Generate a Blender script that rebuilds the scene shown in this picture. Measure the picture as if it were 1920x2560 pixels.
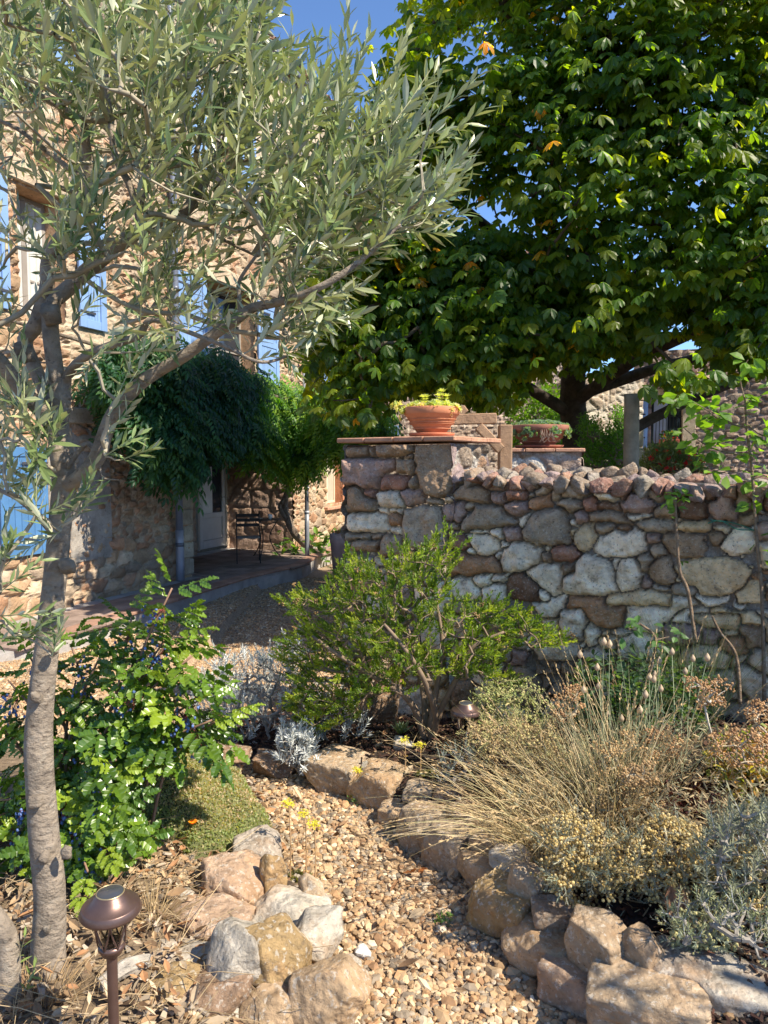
import bpy, math, random
import numpy as np
from mathutils import Vector

# ------------------------------------------------------------------ camera, sky, sun, exposure
scene = bpy.context.scene
for o in list(bpy.data.objects): bpy.data.objects.remove(o)
PITCH = math.radians(4.0); CAMZ = 1.6; F = 1850.0
cam_d = bpy.data.cameras.new('camera'); cam = bpy.data.objects.new('camera', cam_d)
scene.collection.objects.link(cam); scene.camera = cam
cam.location = (0, 0, CAMZ); cam.rotation_euler = (math.pi/2 - PITCH, 0, 0)
cam_d.sensor_fit = 'VERTICAL'; cam_d.sensor_height = 24.0; cam_d.lens = 24.0*F/2560.0
cam_d.clip_start = 0.05; cam_d.clip_end = 3000

SUN_EL = math.radians(48.0); SUN_DIR = np.array([0.89, -0.46]); SUN_DIR = SUN_DIR/np.linalg.norm(SUN_DIR)
world = bpy.data.worlds.new('World'); scene.world = world; world.use_nodes = True
wn = world.node_tree; sky = wn.nodes.new('ShaderNodeTexSky'); sky.sky_type = 'NISHITA'; sky.sun_disc = False
sky.sun_elevation = SUN_EL; sky.sun_rotation = math.atan2(SUN_DIR[0], SUN_DIR[1])
sky.altitude = 1800; sky.air_density = 1.0; sky.dust_density = 0.0; sky.ozone_density = 7.0
wn.nodes['Background'].inputs[1].default_value = 0.135
wn.links.new(sky.outputs[0], wn.nodes['Background'].inputs[0])
sd = bpy.data.lights.new('sun', 'SUN'); sun = bpy.data.objects.new('sun', sd); scene.collection.objects.link(sun)
sd.energy = 4.7; sd.angle = math.radians(0.53); sd.color = (1.0, 0.89, 0.73)
sv = Vector((SUN_DIR[0]*math.cos(SUN_EL), SUN_DIR[1]*math.cos(SUN_EL), math.sin(SUN_EL)))
sun.rotation_euler = sv.to_track_quat('Z', 'Y').to_euler(); sun.location = (6, -3, 8)
scene.view_settings.view_transform = 'Standard'; scene.view_settings.look = 'None'
scene.view_settings.exposure = 0.95; scene.view_settings.gamma = 1.0
scene.cycles.max_bounces = 7; scene.cycles.diffuse_bounces = 3; scene.cycles.glossy_bounces = 2
scene.cycles.transmission_bounces = 4; scene.cycles.transparent_max_bounces = 8
scene.cycles.use_denoising = True; scene.cycles.use_adaptive_sampling = True

# ------------------------------------------------------------------ helpers
rng = np.random.default_rng(11)
U = rng.uniform
def norm(v): v = np.asarray(v, float); return v/np.maximum(np.linalg.norm(v, axis=-1, keepdims=True), 1e-9)
def srgb(*c):
    c = np.array(c, float)/255.0
    return np.where(c <= .04045, c/12.92, ((c+.055)/1.055)**2.4)
CP, SP = math.cos(PITCH), math.sin(PITCH)
def ray(px, py):
    xc = (np.asarray(px, float)-960)/F; yc = (np.asarray(py, float)-1280)/F
    return np.stack([xc, CP-yc*SP, -SP-yc*CP], -1)
def W(px, py, D):                       # a point D metres ahead, seen at that spot of the photograph
    r = ray(px, py); D = np.asarray(D, float)
    return np.array([0, 0, CAMZ]) + r*(D/r[..., 1])[..., None]
def proj(p):
    p = np.asarray(p, float); q = p-np.array([0, 0, CAMZ])
    dz = q[..., 1]*CP-q[..., 2]*SP; up = q[..., 1]*SP+q[..., 2]*CP
    return 960+F*q[..., 0]/dz, 1280-F*up/dz
def _h(i, j, k, s):
    n = (i.astype(np.int64)*374761393 + j.astype(np.int64)*668265263 + k.astype(np.int64)*2147483647 + s*1274126177) & 0xffffffff
    n = ((n ^ (n >> 13))*1274126177) & 0xffffffff
    n = ((n ^ (n >> 16))*2246822519) & 0xffffffff
    return ((n ^ (n >> 15)) & 0xffffff)/float(0xffffff)
def vnoise(p, s=0):
    p = np.asarray(p, float); f = np.floor(p); t = p-f; t = t*t*(3-2*t); i = f.astype(np.int64); r = 0
    for a in (0, 1):
        for b in (0, 1):
            for c in (0, 1):
                w = (t[..., 0] if a else 1-t[..., 0])*(t[..., 1] if b else 1-t[..., 1])*(t[..., 2] if c else 1-t[..., 2])
                r = r+w*_h(i[..., 0]+a, i[..., 1]+b, i[..., 2]+c, s)
    return r*2-1
def fbm(p, o=4, s=0):
    r = 0; a = 1.0; q = np.asarray(p, float)
    for k in range(o): r = r+a*vnoise(q, s+k*17); a *= .5; q = q*2.03+1.7
    return r/1.9
def v3(x, y, z=0):
    x = np.asarray(x, float); return np.stack([x, np.broadcast_to(y, x.shape), np.broadcast_to(z, x.shape)], -1)
def inpoly(x, y, poly):
    x = np.asarray(x, float); y = np.asarray(y, float); r = np.zeros(x.shape, bool); n = len(poly)
    for i in range(n):
        x1, y1 = poly[i]; x2, y2 = poly[(i+1) % n]
        if y1 == y2: continue
        c = ((y1 > y) != (y2 > y)) & (x < (x2-x1)*(y-y1)/(y2-y1)+x1); r ^= c
    return r
def polysd(x, y, poly):                 # signed distance, positive inside
    d = np.full(np.shape(x), 1e9); n = len(poly)
    for i in range(n):
        a = np.array(poly[i], float); b = np.array(poly[(i+1) % n], float); e = b-a; L = max(e@e, 1e-12)
        t = np.clip(((x-a[0])*e[0]+(y-a[1])*e[1])/L, 0, 1)
        d = np.minimum(d, np.hypot(x-a[0]-t*e[0], y-a[1]-t*e[1]))
    return np.where(inpoly(x, y, poly), d, -d)

class MB:
    def __init__(s): s.v = []; s.f = []; s.c = []; s.n = 0
    def add(s, v, f, c=(.5, .5, .5)):
        v = np.asarray(v, float).reshape(-1, 3)
        c = np.asarray(c, float); c = np.broadcast_to(c, (len(v), 3))
        for a in (f if isinstance(f, (list, tuple)) and len(f) and isinstance(f[0], np.ndarray) else [np.asarray(f)]):
            if len(a): s.f.append(a.astype(np.int64)+s.n)
        s.v.append(v); s.c.append(c); s.n += len(v); return s
    def build(s, name, mat, parent=None, smooth=False, **kw):
        me = bpy.data.meshes.new(name); ob = bpy.data.objects.new(name, me); scene.collection.objects.link(ob)
        if s.n:
            V = np.concatenate(s.v); C = np.concatenate(s.c)
            if parent is not None:
                off = np.array(parent.location); p2 = parent.parent
                while p2 is not None: off = off+np.array(p2.location); p2 = p2.parent
                V = V-off
            elif kw.get('origin') is not None:
                off = np.array(kw['origin'], float); V = V-off; ob.location = off
            me.vertices.add(len(V)); me.vertices.foreach_set('co', V.astype(np.float32).ravel())
            loops = np.concatenate([a.ravel() for a in s.f]); tot = np.concatenate([np.full(len(a), a.shape[1]) for a in s.f])
            start = np.concatenate([[0], np.cumsum(tot)[:-1]])
            me.loops.add(len(loops)); me.loops.foreach_set('vertex_index', loops.astype(np.int32))
            me.polygons.add(len(tot)); me.polygons.foreach_set('loop_start', start.astype(np.int32))
            try: me.polygons.foreach_set('loop_total', tot.astype(np.int32))
            except Exception: pass
            me.polygons.foreach_set('use_smooth', np.full(len(tot), bool(smooth)))
            me.update(calc_edges=True)
            at = me.color_attributes.new('Col', 'FLOAT_COLOR', 'POINT')
            at.data.foreach_set('color', np.concatenate([np.clip(C, 0, 1), np.ones((len(C), 1))], 1).astype(np.float32).ravel())
        if mat: me.materials.append(mat)
        if parent is not None: ob.parent = parent
        return ob

def tag(o, label=None, cat=None, group=None, kind=None):
    if label: o['label'] = label
    if cat: o['category'] = cat
    if group: o['group'] = group
    if kind: o['kind'] = kind
    return o
def thing(name, label, cat, loc, group=None):
    e = bpy.data.objects.new(name, None); e.empty_display_size = .1; scene.collection.objects.link(e)
    e.location = tuple(float(q) for q in loc); return tag(e, label, cat, group)

def frames(d, n0):
    d = norm(d); n0 = np.broadcast_to(n0, d.shape); n = n0-(n0*d).sum(-1, keepdims=True)*d
    bad = np.linalg.norm(n, axis=-1) < 1e-4
    n[bad] = np.cross(d[bad], [0.3, .9, .1]); n = norm(n)
    return np.stack([np.cross(d, n), d, n], -1)
def scatter(mb, T, R, P, S, C):
    tv, tf = T; P = np.asarray(P, float); N = len(P); S = np.asarray(S, float)
    if S.ndim < 2: S = np.broadcast_to(np.broadcast_to(S, (N,))[:, None], (N, 3))
    V = np.einsum('nij,nkj->nki', R, tv[None]*S[:, None, :])+P[:, None]
    K = len(tv); off = (np.arange(N)*K)[:, None, None]
    fs = [(a[None]+off).reshape(-1, a.shape[1]) for a in tf]
    C = np.broadcast_to(C, (N, 3)); mb.add(V.reshape(-1, 3), fs, np.repeat(C, K, 0)); return mb
def tubes(mb, P, Rad, C, sides=4, cap=False):    # P (N,K,3), Rad (N,K)
    P = np.asarray(P, float); N, K, _ = P.shape; Rad = np.broadcast_to(Rad, (N, K))
    T = norm(np.gradient(P, axis=1)); up = np.broadcast_to(np.array([.31, .42, .85]), T.shape)
    a = np.cross(T, up); sm = np.linalg.norm(a, axis=-1) < .05; a[sm] = np.cross(T[sm], [1, 0, 0]); a = norm(a); b = np.cross(T, a)
    an = np.arange(sides)*2*np.pi/sides
    V = P[:, :, None]+Rad[..., None, None]*(np.cos(an)[None, None, :, None]*a[:, :, None]+np.sin(an)[None, None, :, None]*b[:, :, None])
    idx = np.arange(N*K*sides).reshape(N, K, sides); nx = np.roll(idx, -1, 2)
    f = [np.stack([idx[:, :-1], nx[:, :-1], nx[:, 1:], idx[:, 1:]], -1).reshape(-1, 4)]
    if cap: f.append(idx[:, 0, ::-1].reshape(-1, sides)); f.append(idx[:, -1].reshape(-1, sides))
    C = np.asarray(C, float)
    if C.ndim == 2 and len(C) == N: C = np.repeat(C, K*sides, 0)
    mb.add(V.reshape(-1, 3), f, C); return mb
def smooth_path(pts, n):
    pts = np.asarray(pts, float); k = len(pts); t = np.linspace(0, k-1, n); i = np.clip(t.astype(int), 0, k-2); u = (t-i)[:, None]
    p0 = pts[np.maximum(i-1, 0)]; p1 = pts[i]; p2 = pts[i+1]; p3 = pts[np.minimum(i+2, k-1)]
    return .5*((2*p1)+(-p0+p2)*u+(2*p0-5*p1+4*p2-p3)*u*u+(-p0+3*p1-3*p2+p3)*u**3)
def limb(mb, pts, rad, c, sides=12, n=None, rough=.0, s=0):
    n = n or len(pts)*6; P = smooth_path(pts, n); r = np.interp(np.linspace(0, 1, n), np.linspace(0, 1, len(rad)), rad)
    m0 = mb.n; tubes(mb, P[None], r[None], c, sides, cap=True)
    if rough:
        V = mb.v[-1]; ctr = np.repeat(P, sides, 0); k = 1+rough*fbm(V*np.array([18, 18, 7]), 3, s)[:, None]; mb.v[-1] = ctr+(V-ctr)*k
    return P, r
BOXF = np.array([[0, 1, 3, 2], [4, 6, 7, 5], [0, 4, 5, 1], [2, 3, 7, 6], [0, 2, 6, 4], [1, 5, 7, 3]])
def box(mb, o, ax, c=(.5, .5, .5), ctr=False):     # o corner, ax three edge vectors
    o = np.asarray(o, float); ax = np.asarray(ax, float)
    if ctr: o = o-ax.sum(0)/2
    v = [o+i*ax[0]+j*ax[1]+k*ax[2] for i in (0, 1) for j in (0, 1) for k in (0, 1)]
    f = BOXF if np.dot(np.cross(ax[0], ax[1]), ax[2]) > 0 else BOXF[:, ::-1]
    return mb.add(v, f, c)
def bbox(mb, o, ax, c=(.5, .5, .5), b=.01, ctr=False):   # box with chamfered edges
    o = np.asarray(o, float); ax = np.asarray(ax, float)
    if not ctr: o = o+ax.sum(0)/2
    L = np.linalg.norm(ax, axis=1); e = ax/L[:, None]; h = L/2; b = min(b, h.min()*.6)
    V = []; ids = {}
    for sx in (-1, 1):
        for sy in (-1, 1):
            for sz in (-1, 1):
                s = (sx, sy, sz)
                for k in range(3):
                    q = [s[i]*(h[i]-(b if i != k else 0)) for i in range(3)]; ids[(s, k)] = len(V); V.append(o+q[0]*e[0]+q[1]*e[1]+q[2]*e[2])
    fs4 = []; fs3 = []
    for k in range(3):
        a, c2 = [i for i in range(3) if i != k]
        for sg in (-1, 1):
            q = []
            for (sa, sc) in ((-1, -1), (1, -1), (1, 1), (-1, 1)):
                s = [0]*3; s[k] = sg; s[a] = sa; s[c2] = sc; q.append(ids[(tuple(s), k)])
            fs4.append(q)
        for sa in (-1, 1):
            for sc in (-1, 1):
                s1 = [0]*3; s1[a] = sa; s1[c2] = sc; s2 = list(s1); s1[k] = -1; s2[k] = 1
                fs4.append([ids[(tuple(s1), a)], ids[(tuple(s2), a)], ids[(tuple(s2), c2)], ids[(tuple(s1), c2)]])
    for sx in (-1, 1):
        for sy in (-1, 1):
            for sz in (-1, 1): fs3.append([ids[((sx, sy, sz), k)] for k in range(3)])
    V = np.array(V); ctrp = o
    def fix(F_):
        out = []
        for f in F_:
            p = V[f]; nn = np.cross(p[1]-p[0], p[2]-p[0]); out.append(f if nn@(p.mean(0)-ctrp) > 0 else f[::-1])
        return np.array(out)
    return mb.add(V, [fix(fs4), fix(fs3)], c)
def lathe(mb, ctr, prof, c, n=32, wob=None, sx=1, sy=1):
    prof = np.asarray(prof, float); a = np.arange(n)*2*np.pi/n; K = len(prof)
    V = np.stack([prof[:, None, 0]*np.cos(a)*sx, prof[:, None, 0]*np.sin(a)*sy, np.broadcast_to(prof[:, None, 1], (K, n))], -1).reshape(-1, 3)+np.asarray(ctr)
    idx = np.arange(K*n).reshape(K, n); nx = np.roll(idx, -1, 1)
    mb.add(V, [np.stack([idx[:-1], nx[:-1], nx[1:], idx[1:]], -1).reshape(-1, 4)], c); return mb

# ------------------------------------------------------------------ materials
def mat(name, rough=.85, bump=0., bscale=40., var=.25, vscale=6., trans=0., back=None, spec=.3, metal=0., speck=None, detail=6, coat=0., tint=None, stretch=1., coarse=0.):
    m = bpy.data.materials.new(name); m.use_nodes = True; N = m.node_tree.nodes; L = m.node_tree.links
    b = N['Principled BSDF']; b.inputs['Roughness'].default_value = rough; b.inputs['Metallic'].default_value = metal
    b.inputs['Specular IOR Level'].default_value = spec; b.inputs['Coat Weight'].default_value = coat
    at = N.new('ShaderNodeAttribute'); at.attribute_name = 'Col'; col = at.outputs['Color']
    geo = N.new('ShaderNodeNewGeometry')
    def noise(sc, de=detail, ro=.6):
        n = N.new('ShaderNodeTexNoise'); n.inputs['Scale'].default_value = sc; n.inputs['Detail'].default_value = de
        n.inputs['Roughness'].default_value = ro; q = geo.outputs['Position']
        if stretch != 1: vs = N.new('ShaderNodeVectorMath'); vs.operation = 'MULTIPLY'; vs.inputs[1].default_value = (1, 1, stretch); L.new(q, vs.inputs[0]); q = vs.outputs[0]
        L.new(q, n.inputs['Vector']); return n.outputs[0]
    if back is not None:
        mx = N.new('ShaderNodeMix'); mx.data_type = 'RGBA'; mx.inputs[7].default_value = (*back, 1)
        L.new(geo.outputs['Backfacing'], mx.inputs[0]); L.new(col, mx.inputs[6]); col = mx.outputs[2]
    if var:
        mr = N.new('ShaderNodeMapRange'); mr.inputs[1].default_value = .3; mr.inputs[2].default_value = .7
        mr.inputs[3].default_value = 1-var; mr.inputs[4].default_value = 1+var; L.new(noise(vscale), mr.inputs[0])
        vm = N.new('ShaderNodeVectorMath'); vm.operation = 'SCALE'; L.new(col, vm.inputs[0]); L.new(mr.outputs[0], vm.inputs['Scale']); col = vm.outputs[0]
    for (sc, lo, hi, cc, amt) in (speck or []):
        mr = N.new('ShaderNodeMapRange'); mr.inputs[1].default_value = lo; mr.inputs[2].default_value = hi; mr.inputs[4].default_value = amt; L.new(noise(sc, 4, .65), mr.inputs[0])
        mx = N.new('ShaderNodeMix'); mx.data_type = 'RGBA'; mx.inputs[7].default_value = (*cc, 1); L.new(mr.outputs[0], mx.inputs[0]); L.new(col, mx.inputs[6]); col = mx.outputs[2]
    L.new(col, b.inputs['Base Color'])
    if bump:
        bp = N.new('ShaderNodeBump'); bp.inputs['Strength'].default_value = min(1, bump); bp.inputs['Distance'].default_value = .6/bscale
        hn = noise(bscale, 8, .7)
        if coarse: ma = N.new('ShaderNodeMath'); ma.operation = 'MULTIPLY_ADD'; ma.inputs[1].default_value = coarse; L.new(noise(bscale*.25, 3, .5), ma.inputs[0]); L.new(hn, ma.inputs[2]); hn = ma.outputs[0]
        L.new(hn, bp.inputs['Height']); L.new(bp.outputs[0], b.inputs['Normal'])
    if trans:
        t = N.new('ShaderNodeBsdfTranslucent'); ms = N.new('ShaderNodeMixShader'); ms.inputs[0].default_value = trans
        tc = N.new('ShaderNodeMix'); tc.data_type = 'RGBA'; tc.blend_type = 'MULTIPLY'; tc.inputs[0].default_value = 1
        tc.inputs[7].default_value = (*(tint or (1.5, 1.45, .55)), 1); L.new(at.outputs['Color'], tc.inputs[6]); L.new(tc.outputs[2], t.inputs['Color'])
        L.new(b.outputs[0], ms.inputs[1]); L.new(t.outputs[0], ms.inputs[2]); L.new(ms.outputs[0], N['Material Output'].inputs['Surface'])
    return m
M = {}
M['olive_leaf'] = mat('olive_leaf', .30, var=.12, vscale=9, trans=.22, back=(.52, .54, .38), spec=.5, tint=(1.5, 1.5, .8))
M['leaf'] = mat('leaf', .45, var=.15, vscale=7, trans=.42, spec=.35, tint=(2.6, 2.5, .6))
M['chestnut_leaf'] = mat('chestnut_leaf', .42, var=.2, vscale=3, trans=.5, spec=.4, tint=(8.5, 6.2, .5))
M['glossy_leaf'] = mat('glossy_leaf', .34, var=.15, vscale=9, trans=.22, spec=.6, tint=(2.2, 2.3, .6))
M['silver_leaf'] = mat('silver_leaf', .85, var=.1, vscale=8, trans=.15, spec=.1, tint=(1, 1, 1))
M['dry'] = mat('dry_plant', .8, var=.2, vscale=14, trans=.25, spec=.15, tint=(1.1, 1, .8))
M['bark'] = mat('bark', .85, bump=1, bscale=40, var=.38, vscale=18, stretch=1.35, coarse=1.5, speck=[(22, .55, .68, (.42, .38, .31), .5), (45, .60, .68, (.10, .075, .055), .75)])
M['dark_bark'] = mat('dark_bark', .9, bump=1, bscale=14, var=.45, vscale=9)
M['twig'] = mat('twig', .8, var=.25, vscale=20)
M['rock'] = mat('rock', .9, bump=1, bscale=34, var=.34, vscale=13, spec=.15, coarse=3.,
    speck=[(6, .50, .64, (.40, .24, .12), .5), (19, .58, .68, (.18, .145, .115), .45), (55, .56, .62, (.60, .56, .48), .55), (95, .60, .68, (.08, .065, .055), .6)])
M['wall_rock'] = mat('wall_rock', .92, bump=1, bscale=42, var=.32, vscale=15, spec=.12, coarse=2.6,
    speck=[(6, .52, .64, (.40, .25, .14), .45), (24, .58, .68, (.17, .14, .115), .5), (85, .57, .64, (.62, .58, .5), .4), (70, .59, .67, (.07, .055, .045), .7)])
M['masonry'] = mat('masonry', .92, bump=.8, bscale=22, var=.28, vscale=5, spec=.12, speck=[(30, .58, .68, (.12, .09, .07), .5)])
M['pebble'] = mat('pebble', .75, bump=.3, bscale=160, var=.15, vscale=60, spec=.25)
M['soil'] = mat('soil', .95, bump=1, bscale=60, var=.45, vscale=35, spec=.1)
M['terracotta'] = mat('terracotta', .75, bump=.25, bscale=60, var=.18, vscale=7, spec=.2, speck=[(14, .6, .75, (.62, .42, .30), .4)])
M['brick'] = mat('brick', .9, bump=.6, bscale=40, var=.3, vscale=12)
M['wood'] = mat('wood', .75, bump=.5, bscale=35, var=.25, vscale=10)
M['blue_paint'] = mat('blue_paint', .5, bump=.15, bscale=60, var=.1, vscale=5, spec=.3, speck=[(40, .66, .75, (.20, .25, .33), .5)])
M['paint'] = mat('paint', .6, var=.08, vscale=5)
M['zinc'] = mat('zinc', .45, var=.15, vscale=6, spec=.5, metal=.25)
M['bronze'] = mat('bronze', .38, bump=.1, bscale=300, var=.12, vscale=25, spec=.5, metal=.65)
M['iron'] = mat('iron', .5, var=.15, vscale=20, spec=.4)
M['berry'] = mat('berry', .55, var=.25, vscale=60, spec=.3)
M['tile'] = mat('roof_tile', .9, bump=.5, bscale=30, var=.3, vscale=4)
M['paving'] = mat('paving', .85, bump=.5, bscale=30, var=.3, vscale=4, spec=.2)
def glassm(name, colr, rough, trans=1.):
    m = bpy.data.materials.new(name); m.use_nodes = True; b = m.node_tree.nodes['Principled BSDF']
    b.inputs['Base Color'].default_value = (*colr, 1); b.inputs['Roughness'].default_value = rough; b.inputs['Transmission Weight'].default_value = trans
    b.inputs['IOR'].default_value = 1.15 if trans else 1.5
    n = m.node_tree.nodes.new('ShaderNodeTexNoise'); n.inputs['Scale'].default_value = 8
    bp = m.node_tree.nodes.new('ShaderNodeBump'); bp.inputs['Strength'].default_value = .08
    m.node_tree.links.new(n.outputs[0], bp.inputs['Height']); m.node_tree.links.new(bp.outputs[0], b.inputs['Normal'])
    return m
M['glass'] = glassm('clear_plastic', (.93, .92, .85), .08); M['pane'] = glassm('window_glass', (.03, .035, .045), .06, 0.)
M['panel'] = glassm('solar_panel', (.05, .055, .065), .2, 0.)

# ------------------------------------------------------------------ leaf templates: x side, y along, z up
def leafT(w=.25, fold=.12, droop=.1, widest=.45, tipw=.5, toothy=0):
    ys = [0, .3*widest/.45, widest+.15, 1.0] if not toothy else [0, .18, .38, .58, .78, 1]
    if toothy: ys = [0, .12, .24, .30, .44, .50, .64, .70, .84, .88, 1]
    if not toothy: ws = [0, w*.5*.85, w*.5*(1 if tipw >= .5 else .8), 0]
    else: ws = [0, w*.34, w*.54, w*.40, w*.60, w*.44, w*.55, w*.37, w*.38, w*.22, 0]
    V = [[0, 0, 0]]; F4 = []; F3 = []
    for i in range(1, len(ys)-1):
        y = ys[i]; z = -droop*y*y; b = len(V)
        wt = ws[i]; V += [[-wt, y+(toothy*.05), z+fold*wt*2+toothy*.05*math.sin(i*2.2)], [0, y, z], [wt, y+(toothy*.05), z+fold*wt*2+toothy*.05*math.sin(i*2.6)]]
        if i == 1: F3 += [[0, b+1, b], [0, b+2, b+1]]
        else: F4 += [[b-3, b-2, b+1, b], [b-2, b-1, b+2, b+1]]
    t = len(V); V.append([0, 1, -droop]); b = t-3; F3 += [[b, b+1, t], [b+1, b+2, t]]
    fs = [np.array(F3)]
    if F4: fs.append(np.array(F4))
    return np.array(V, float), fs
def compound(parts):                     # [(template, position, direction, normal, scale)]
    mb = MB()
    for T, p, d, n, s in parts: scatter(mb, T, frames(np.array([d], float), np.array(n, float)), np.array([p], float), s, (1, 1, 1))
    V = np.concatenate(mb.v); f3 = np.concatenate([a for a in mb.f if a.shape[1] == 3]); f4 = [a for a in mb.f if a.shape[1] == 4]
    return V, [f3]+([np.concatenate(f4)] if f4 else [])
T_OLIVE = leafT(.22, .10, .06); T_SMALL = leafT(.42, .15, .1, .55); T_NEEDLE = (np.array([[-.07, 0, 0], [.07, 0, 0], [.075, .6, .02], [-.075, .6, .02], [0, 1, 0]]), [np.array([[0, 1, 2, 3]]), np.array([[3, 2, 4]])])
def palmate(k=7, dr=.35, seed=0):
    r = np.random.default_rng(seed); P = []
    for i in range(k):
        a = (i-(k-1)/2)*math.radians(300/k)*.92+r.uniform(-.08, .08); l = (1-.42*abs(i-(k-1)/2)/((k-1)/2))*r.uniform(.9, 1.08)
        P.append((leafT(.42, .13, .22, .60), (0, 0, 0), (math.sin(a), math.cos(a), -dr+r.uniform(-.12, .12)), (0, 0, 1), l))
    return compound(P)
T_PALM = [palmate(7, .3, 1), palmate(5, .45, 2), palmate(7, .6, 3)]
def pinnate(k=5, lt=None, sag=.35, ang=55, ls=.34, term=True, arch=.0):
    P = []; 
    for i in range(k):
        t = (i+1)/(k+.6); p = (0, t, -sag*t*t)
        for s in (-1, 1): P.append((lt, p, (s*math.sin(math.radians(ang)), math.cos(math.radians(ang)), -.25-sag*t), (0, 0, 1), ls*(1-.25*t)))
    if term: P.append((lt, (0, .93, -sag*.86), (0, 1, -sag*1.4), (0, 0, 1), ls*.9))
    return compound(P)
T_WIST = pinnate(5, leafT(.36, .12, .2), .45, 52, .34)
T_MAHO = pinnate(3, leafT(.47, .2, .16, toothy=1), .18, 50, .46)
T_ROSE = compound([(leafT(.45, .15, -.15), (0, 0, 0), (math.cos(a)*math.cos(e), math.sin(a)*math.cos(e), math.sin(e)), (0, 0, 1), l)
    for e, l, k, o in ((.25, 1, 6, 0), (.75, .8, 5, .4), (1.2, .5, 3, .1)) for a in [o+i*2*math.pi/k for i in range(k)]])
def ico(sub=0):
    t = (1+5**.5)/2
    v = np.array([[-1, t, 0], [1, t, 0], [-1, -t, 0], [1, -t, 0], [0, -1, t], [0, 1, t], [0, -1, -t], [0, 1, -t], [t, 0, -1], [t, 0, 1], [-t, 0, -1], [-t, 0, 1]], float)
    f = np.array([[0, 11, 5], [0, 5, 1], [0, 1, 7], [0, 7, 10], [0, 10, 11], [1, 5, 9], [5, 11, 4], [11, 10, 2], [10, 7, 6], [7, 1, 8], [3, 9, 4], [3, 4, 2], [3, 2, 6], [3, 6, 8], [3, 8, 9], [4, 9, 5], [2, 4, 11], [6, 2, 10], [8, 6, 7], [9, 8, 1]])
    v = norm(v)
    for _ in range(sub):
        e = {}; vl = list(v); nf = []
        def mid(a, b):
            k = (min(a, b), max(a, b))
            if k not in e: e[k] = len(vl); vl.append(norm(vl[a]+vl[b]))
            return e[k]
        for a, b, c in f:
            x, y, z = mid(a, b), mid(b, c), mid(c, a); nf += [[a, x, z], [b, y, x], [c, z, y], [x, y, z]]
        v = np.array(vl); f = np.array(nf)
    return v, f
ICO = [ico(i) for i in range(5)]
def rock_shape(sub, seed, k=9, noise=.06, blk=False):
    k = k+4
    v, f = ICO[sub]; r = np.random.default_rng(seed)
    n = norm(r.normal(size=(k, 3))); n = np.concatenate([n, np.eye(3), -np.eye(3)]); d = np.concatenate([r.uniform(.72, 1.0, k), r.uniform(.68, .80, 6)]) if blk else np.concatenate([r.uniform(.62, .95, k), r.uniform(.8, .95, 6)])
    q = np.maximum(v@n.T, .02)/d; p = 40.0; rr = (q**p).sum(1)**(-1/p)
    w = v*rr[:, None]; w = w*(1+noise*fbm(w*2.2+seed, 4, seed)[:, None]+.4*noise*fbm(w*7+seed, 3, seed+5)[:, None])
    w = w-(w.max(0)+w.min(0))/2; return w/(w.max(0)-w.min(0)), f     # unit box

# ------------------------------------------------------------------ terrain
def flat(px, py, z=0.):
    r = ray(px, py); t = (z-CAMZ)/r[..., 2]; return np.array([0, 0, CAMZ])+r*np.asarray(t)[..., None]
RE = [(1500, 2600), (1446, 2542), (1374, 2470), (1277, 2373), (1197, 2251), (1151, 2183), (1075, 2141), (1012, 2103), (961, 2061), (927, 2027), (889, 2010), (830, 1989), (775, 1947), (640, 1915), (485, 1890)]
LE = [(560, 1880), (640, 1960), (690, 2050), (760, 2210), (800, 2300), (850, 2400), (905, 2560)]
RW = [tuple(flat(*p)[:2]) for p in RE]; LW = [tuple(flat(*p)[:2]) for p in LE]
GRAVEL = [(.75, .4), (.72, 1.5)]+RW+[(-1.45, 4.25), (-1.35, 4.9), (-.6, 5.05), (0, 5.4), (.6, 6), (1, 9), (.6, 19), (-9, 19), (-9, 4.2), (-2.2, 4.0), (-1.25, 3.9)]+LW+[(-.1, 1.2), (-.1, .4)]
WA = np.array([-.243, 5.0]); WDIR = norm(np.array([2.163, -1.3])); WN = np.array([WDIR[1], -WDIR[0]])   # wall foot line, outward normal
if WN[1] > 0: WN = -WN
def sstep(a, b, x): t = np.clip((x-a)/(b-a), 0, 1); return t*t*(3-2*t)
def Hraw(x, y):
    x = np.asarray(x, float); y = np.asarray(y, float)
    base = -.42*sstep(4.2, 8.2, y)+.06*sstep(8.5, 12.5, y)
    sdv = polysd(x, y, GRAVEL); o = np.clip(-sdv, 0, 10)
    right = x > np.interp(y, [0, 3.6, 4.2, 5], [.35, -.5, -1.5, -2])
    rz = np.where(right, (.13*sstep(0, .14, o)+.15*sstep(.1, 1.0, o))*(1-.75*sstep(3.2, 4.5, y)*sstep(1.4, .7, x))-.10*sstep(3.6, 4.8, y)*sstep(1.4, .7, x), .07*sstep(0, .15, o)+.09*sstep(.1, .7, o))
    h = base+rz
    behind = -((x-WA[0])*WN[0]+(y-WA[1])*WN[1])            # >0 behind the garden wall line
    h = np.where((x > -.1), h+(.35-h)*sstep(.25, .6, behind)*sstep(0, .5, x+.1), h)
    return h, sdv
def H(x, y): h, s = Hraw(x, y); return h+.012*vnoise(v3(np.asarray(x)*2.3, np.asarray(y)*2.3), 3)
def G(px, py):
    r = ray(px, py); t = np.full(np.shape(r)[:-1], .8)
    for _ in range(60):
        p = np.array([0, 0, CAMZ])+r*t[..., None]; t = t+np.clip((p[..., 2]-H(p[..., 0], p[..., 1]))*.8, -.3, .6)
    return np.array([0, 0, CAMZ])+r*t[..., None]
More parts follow.
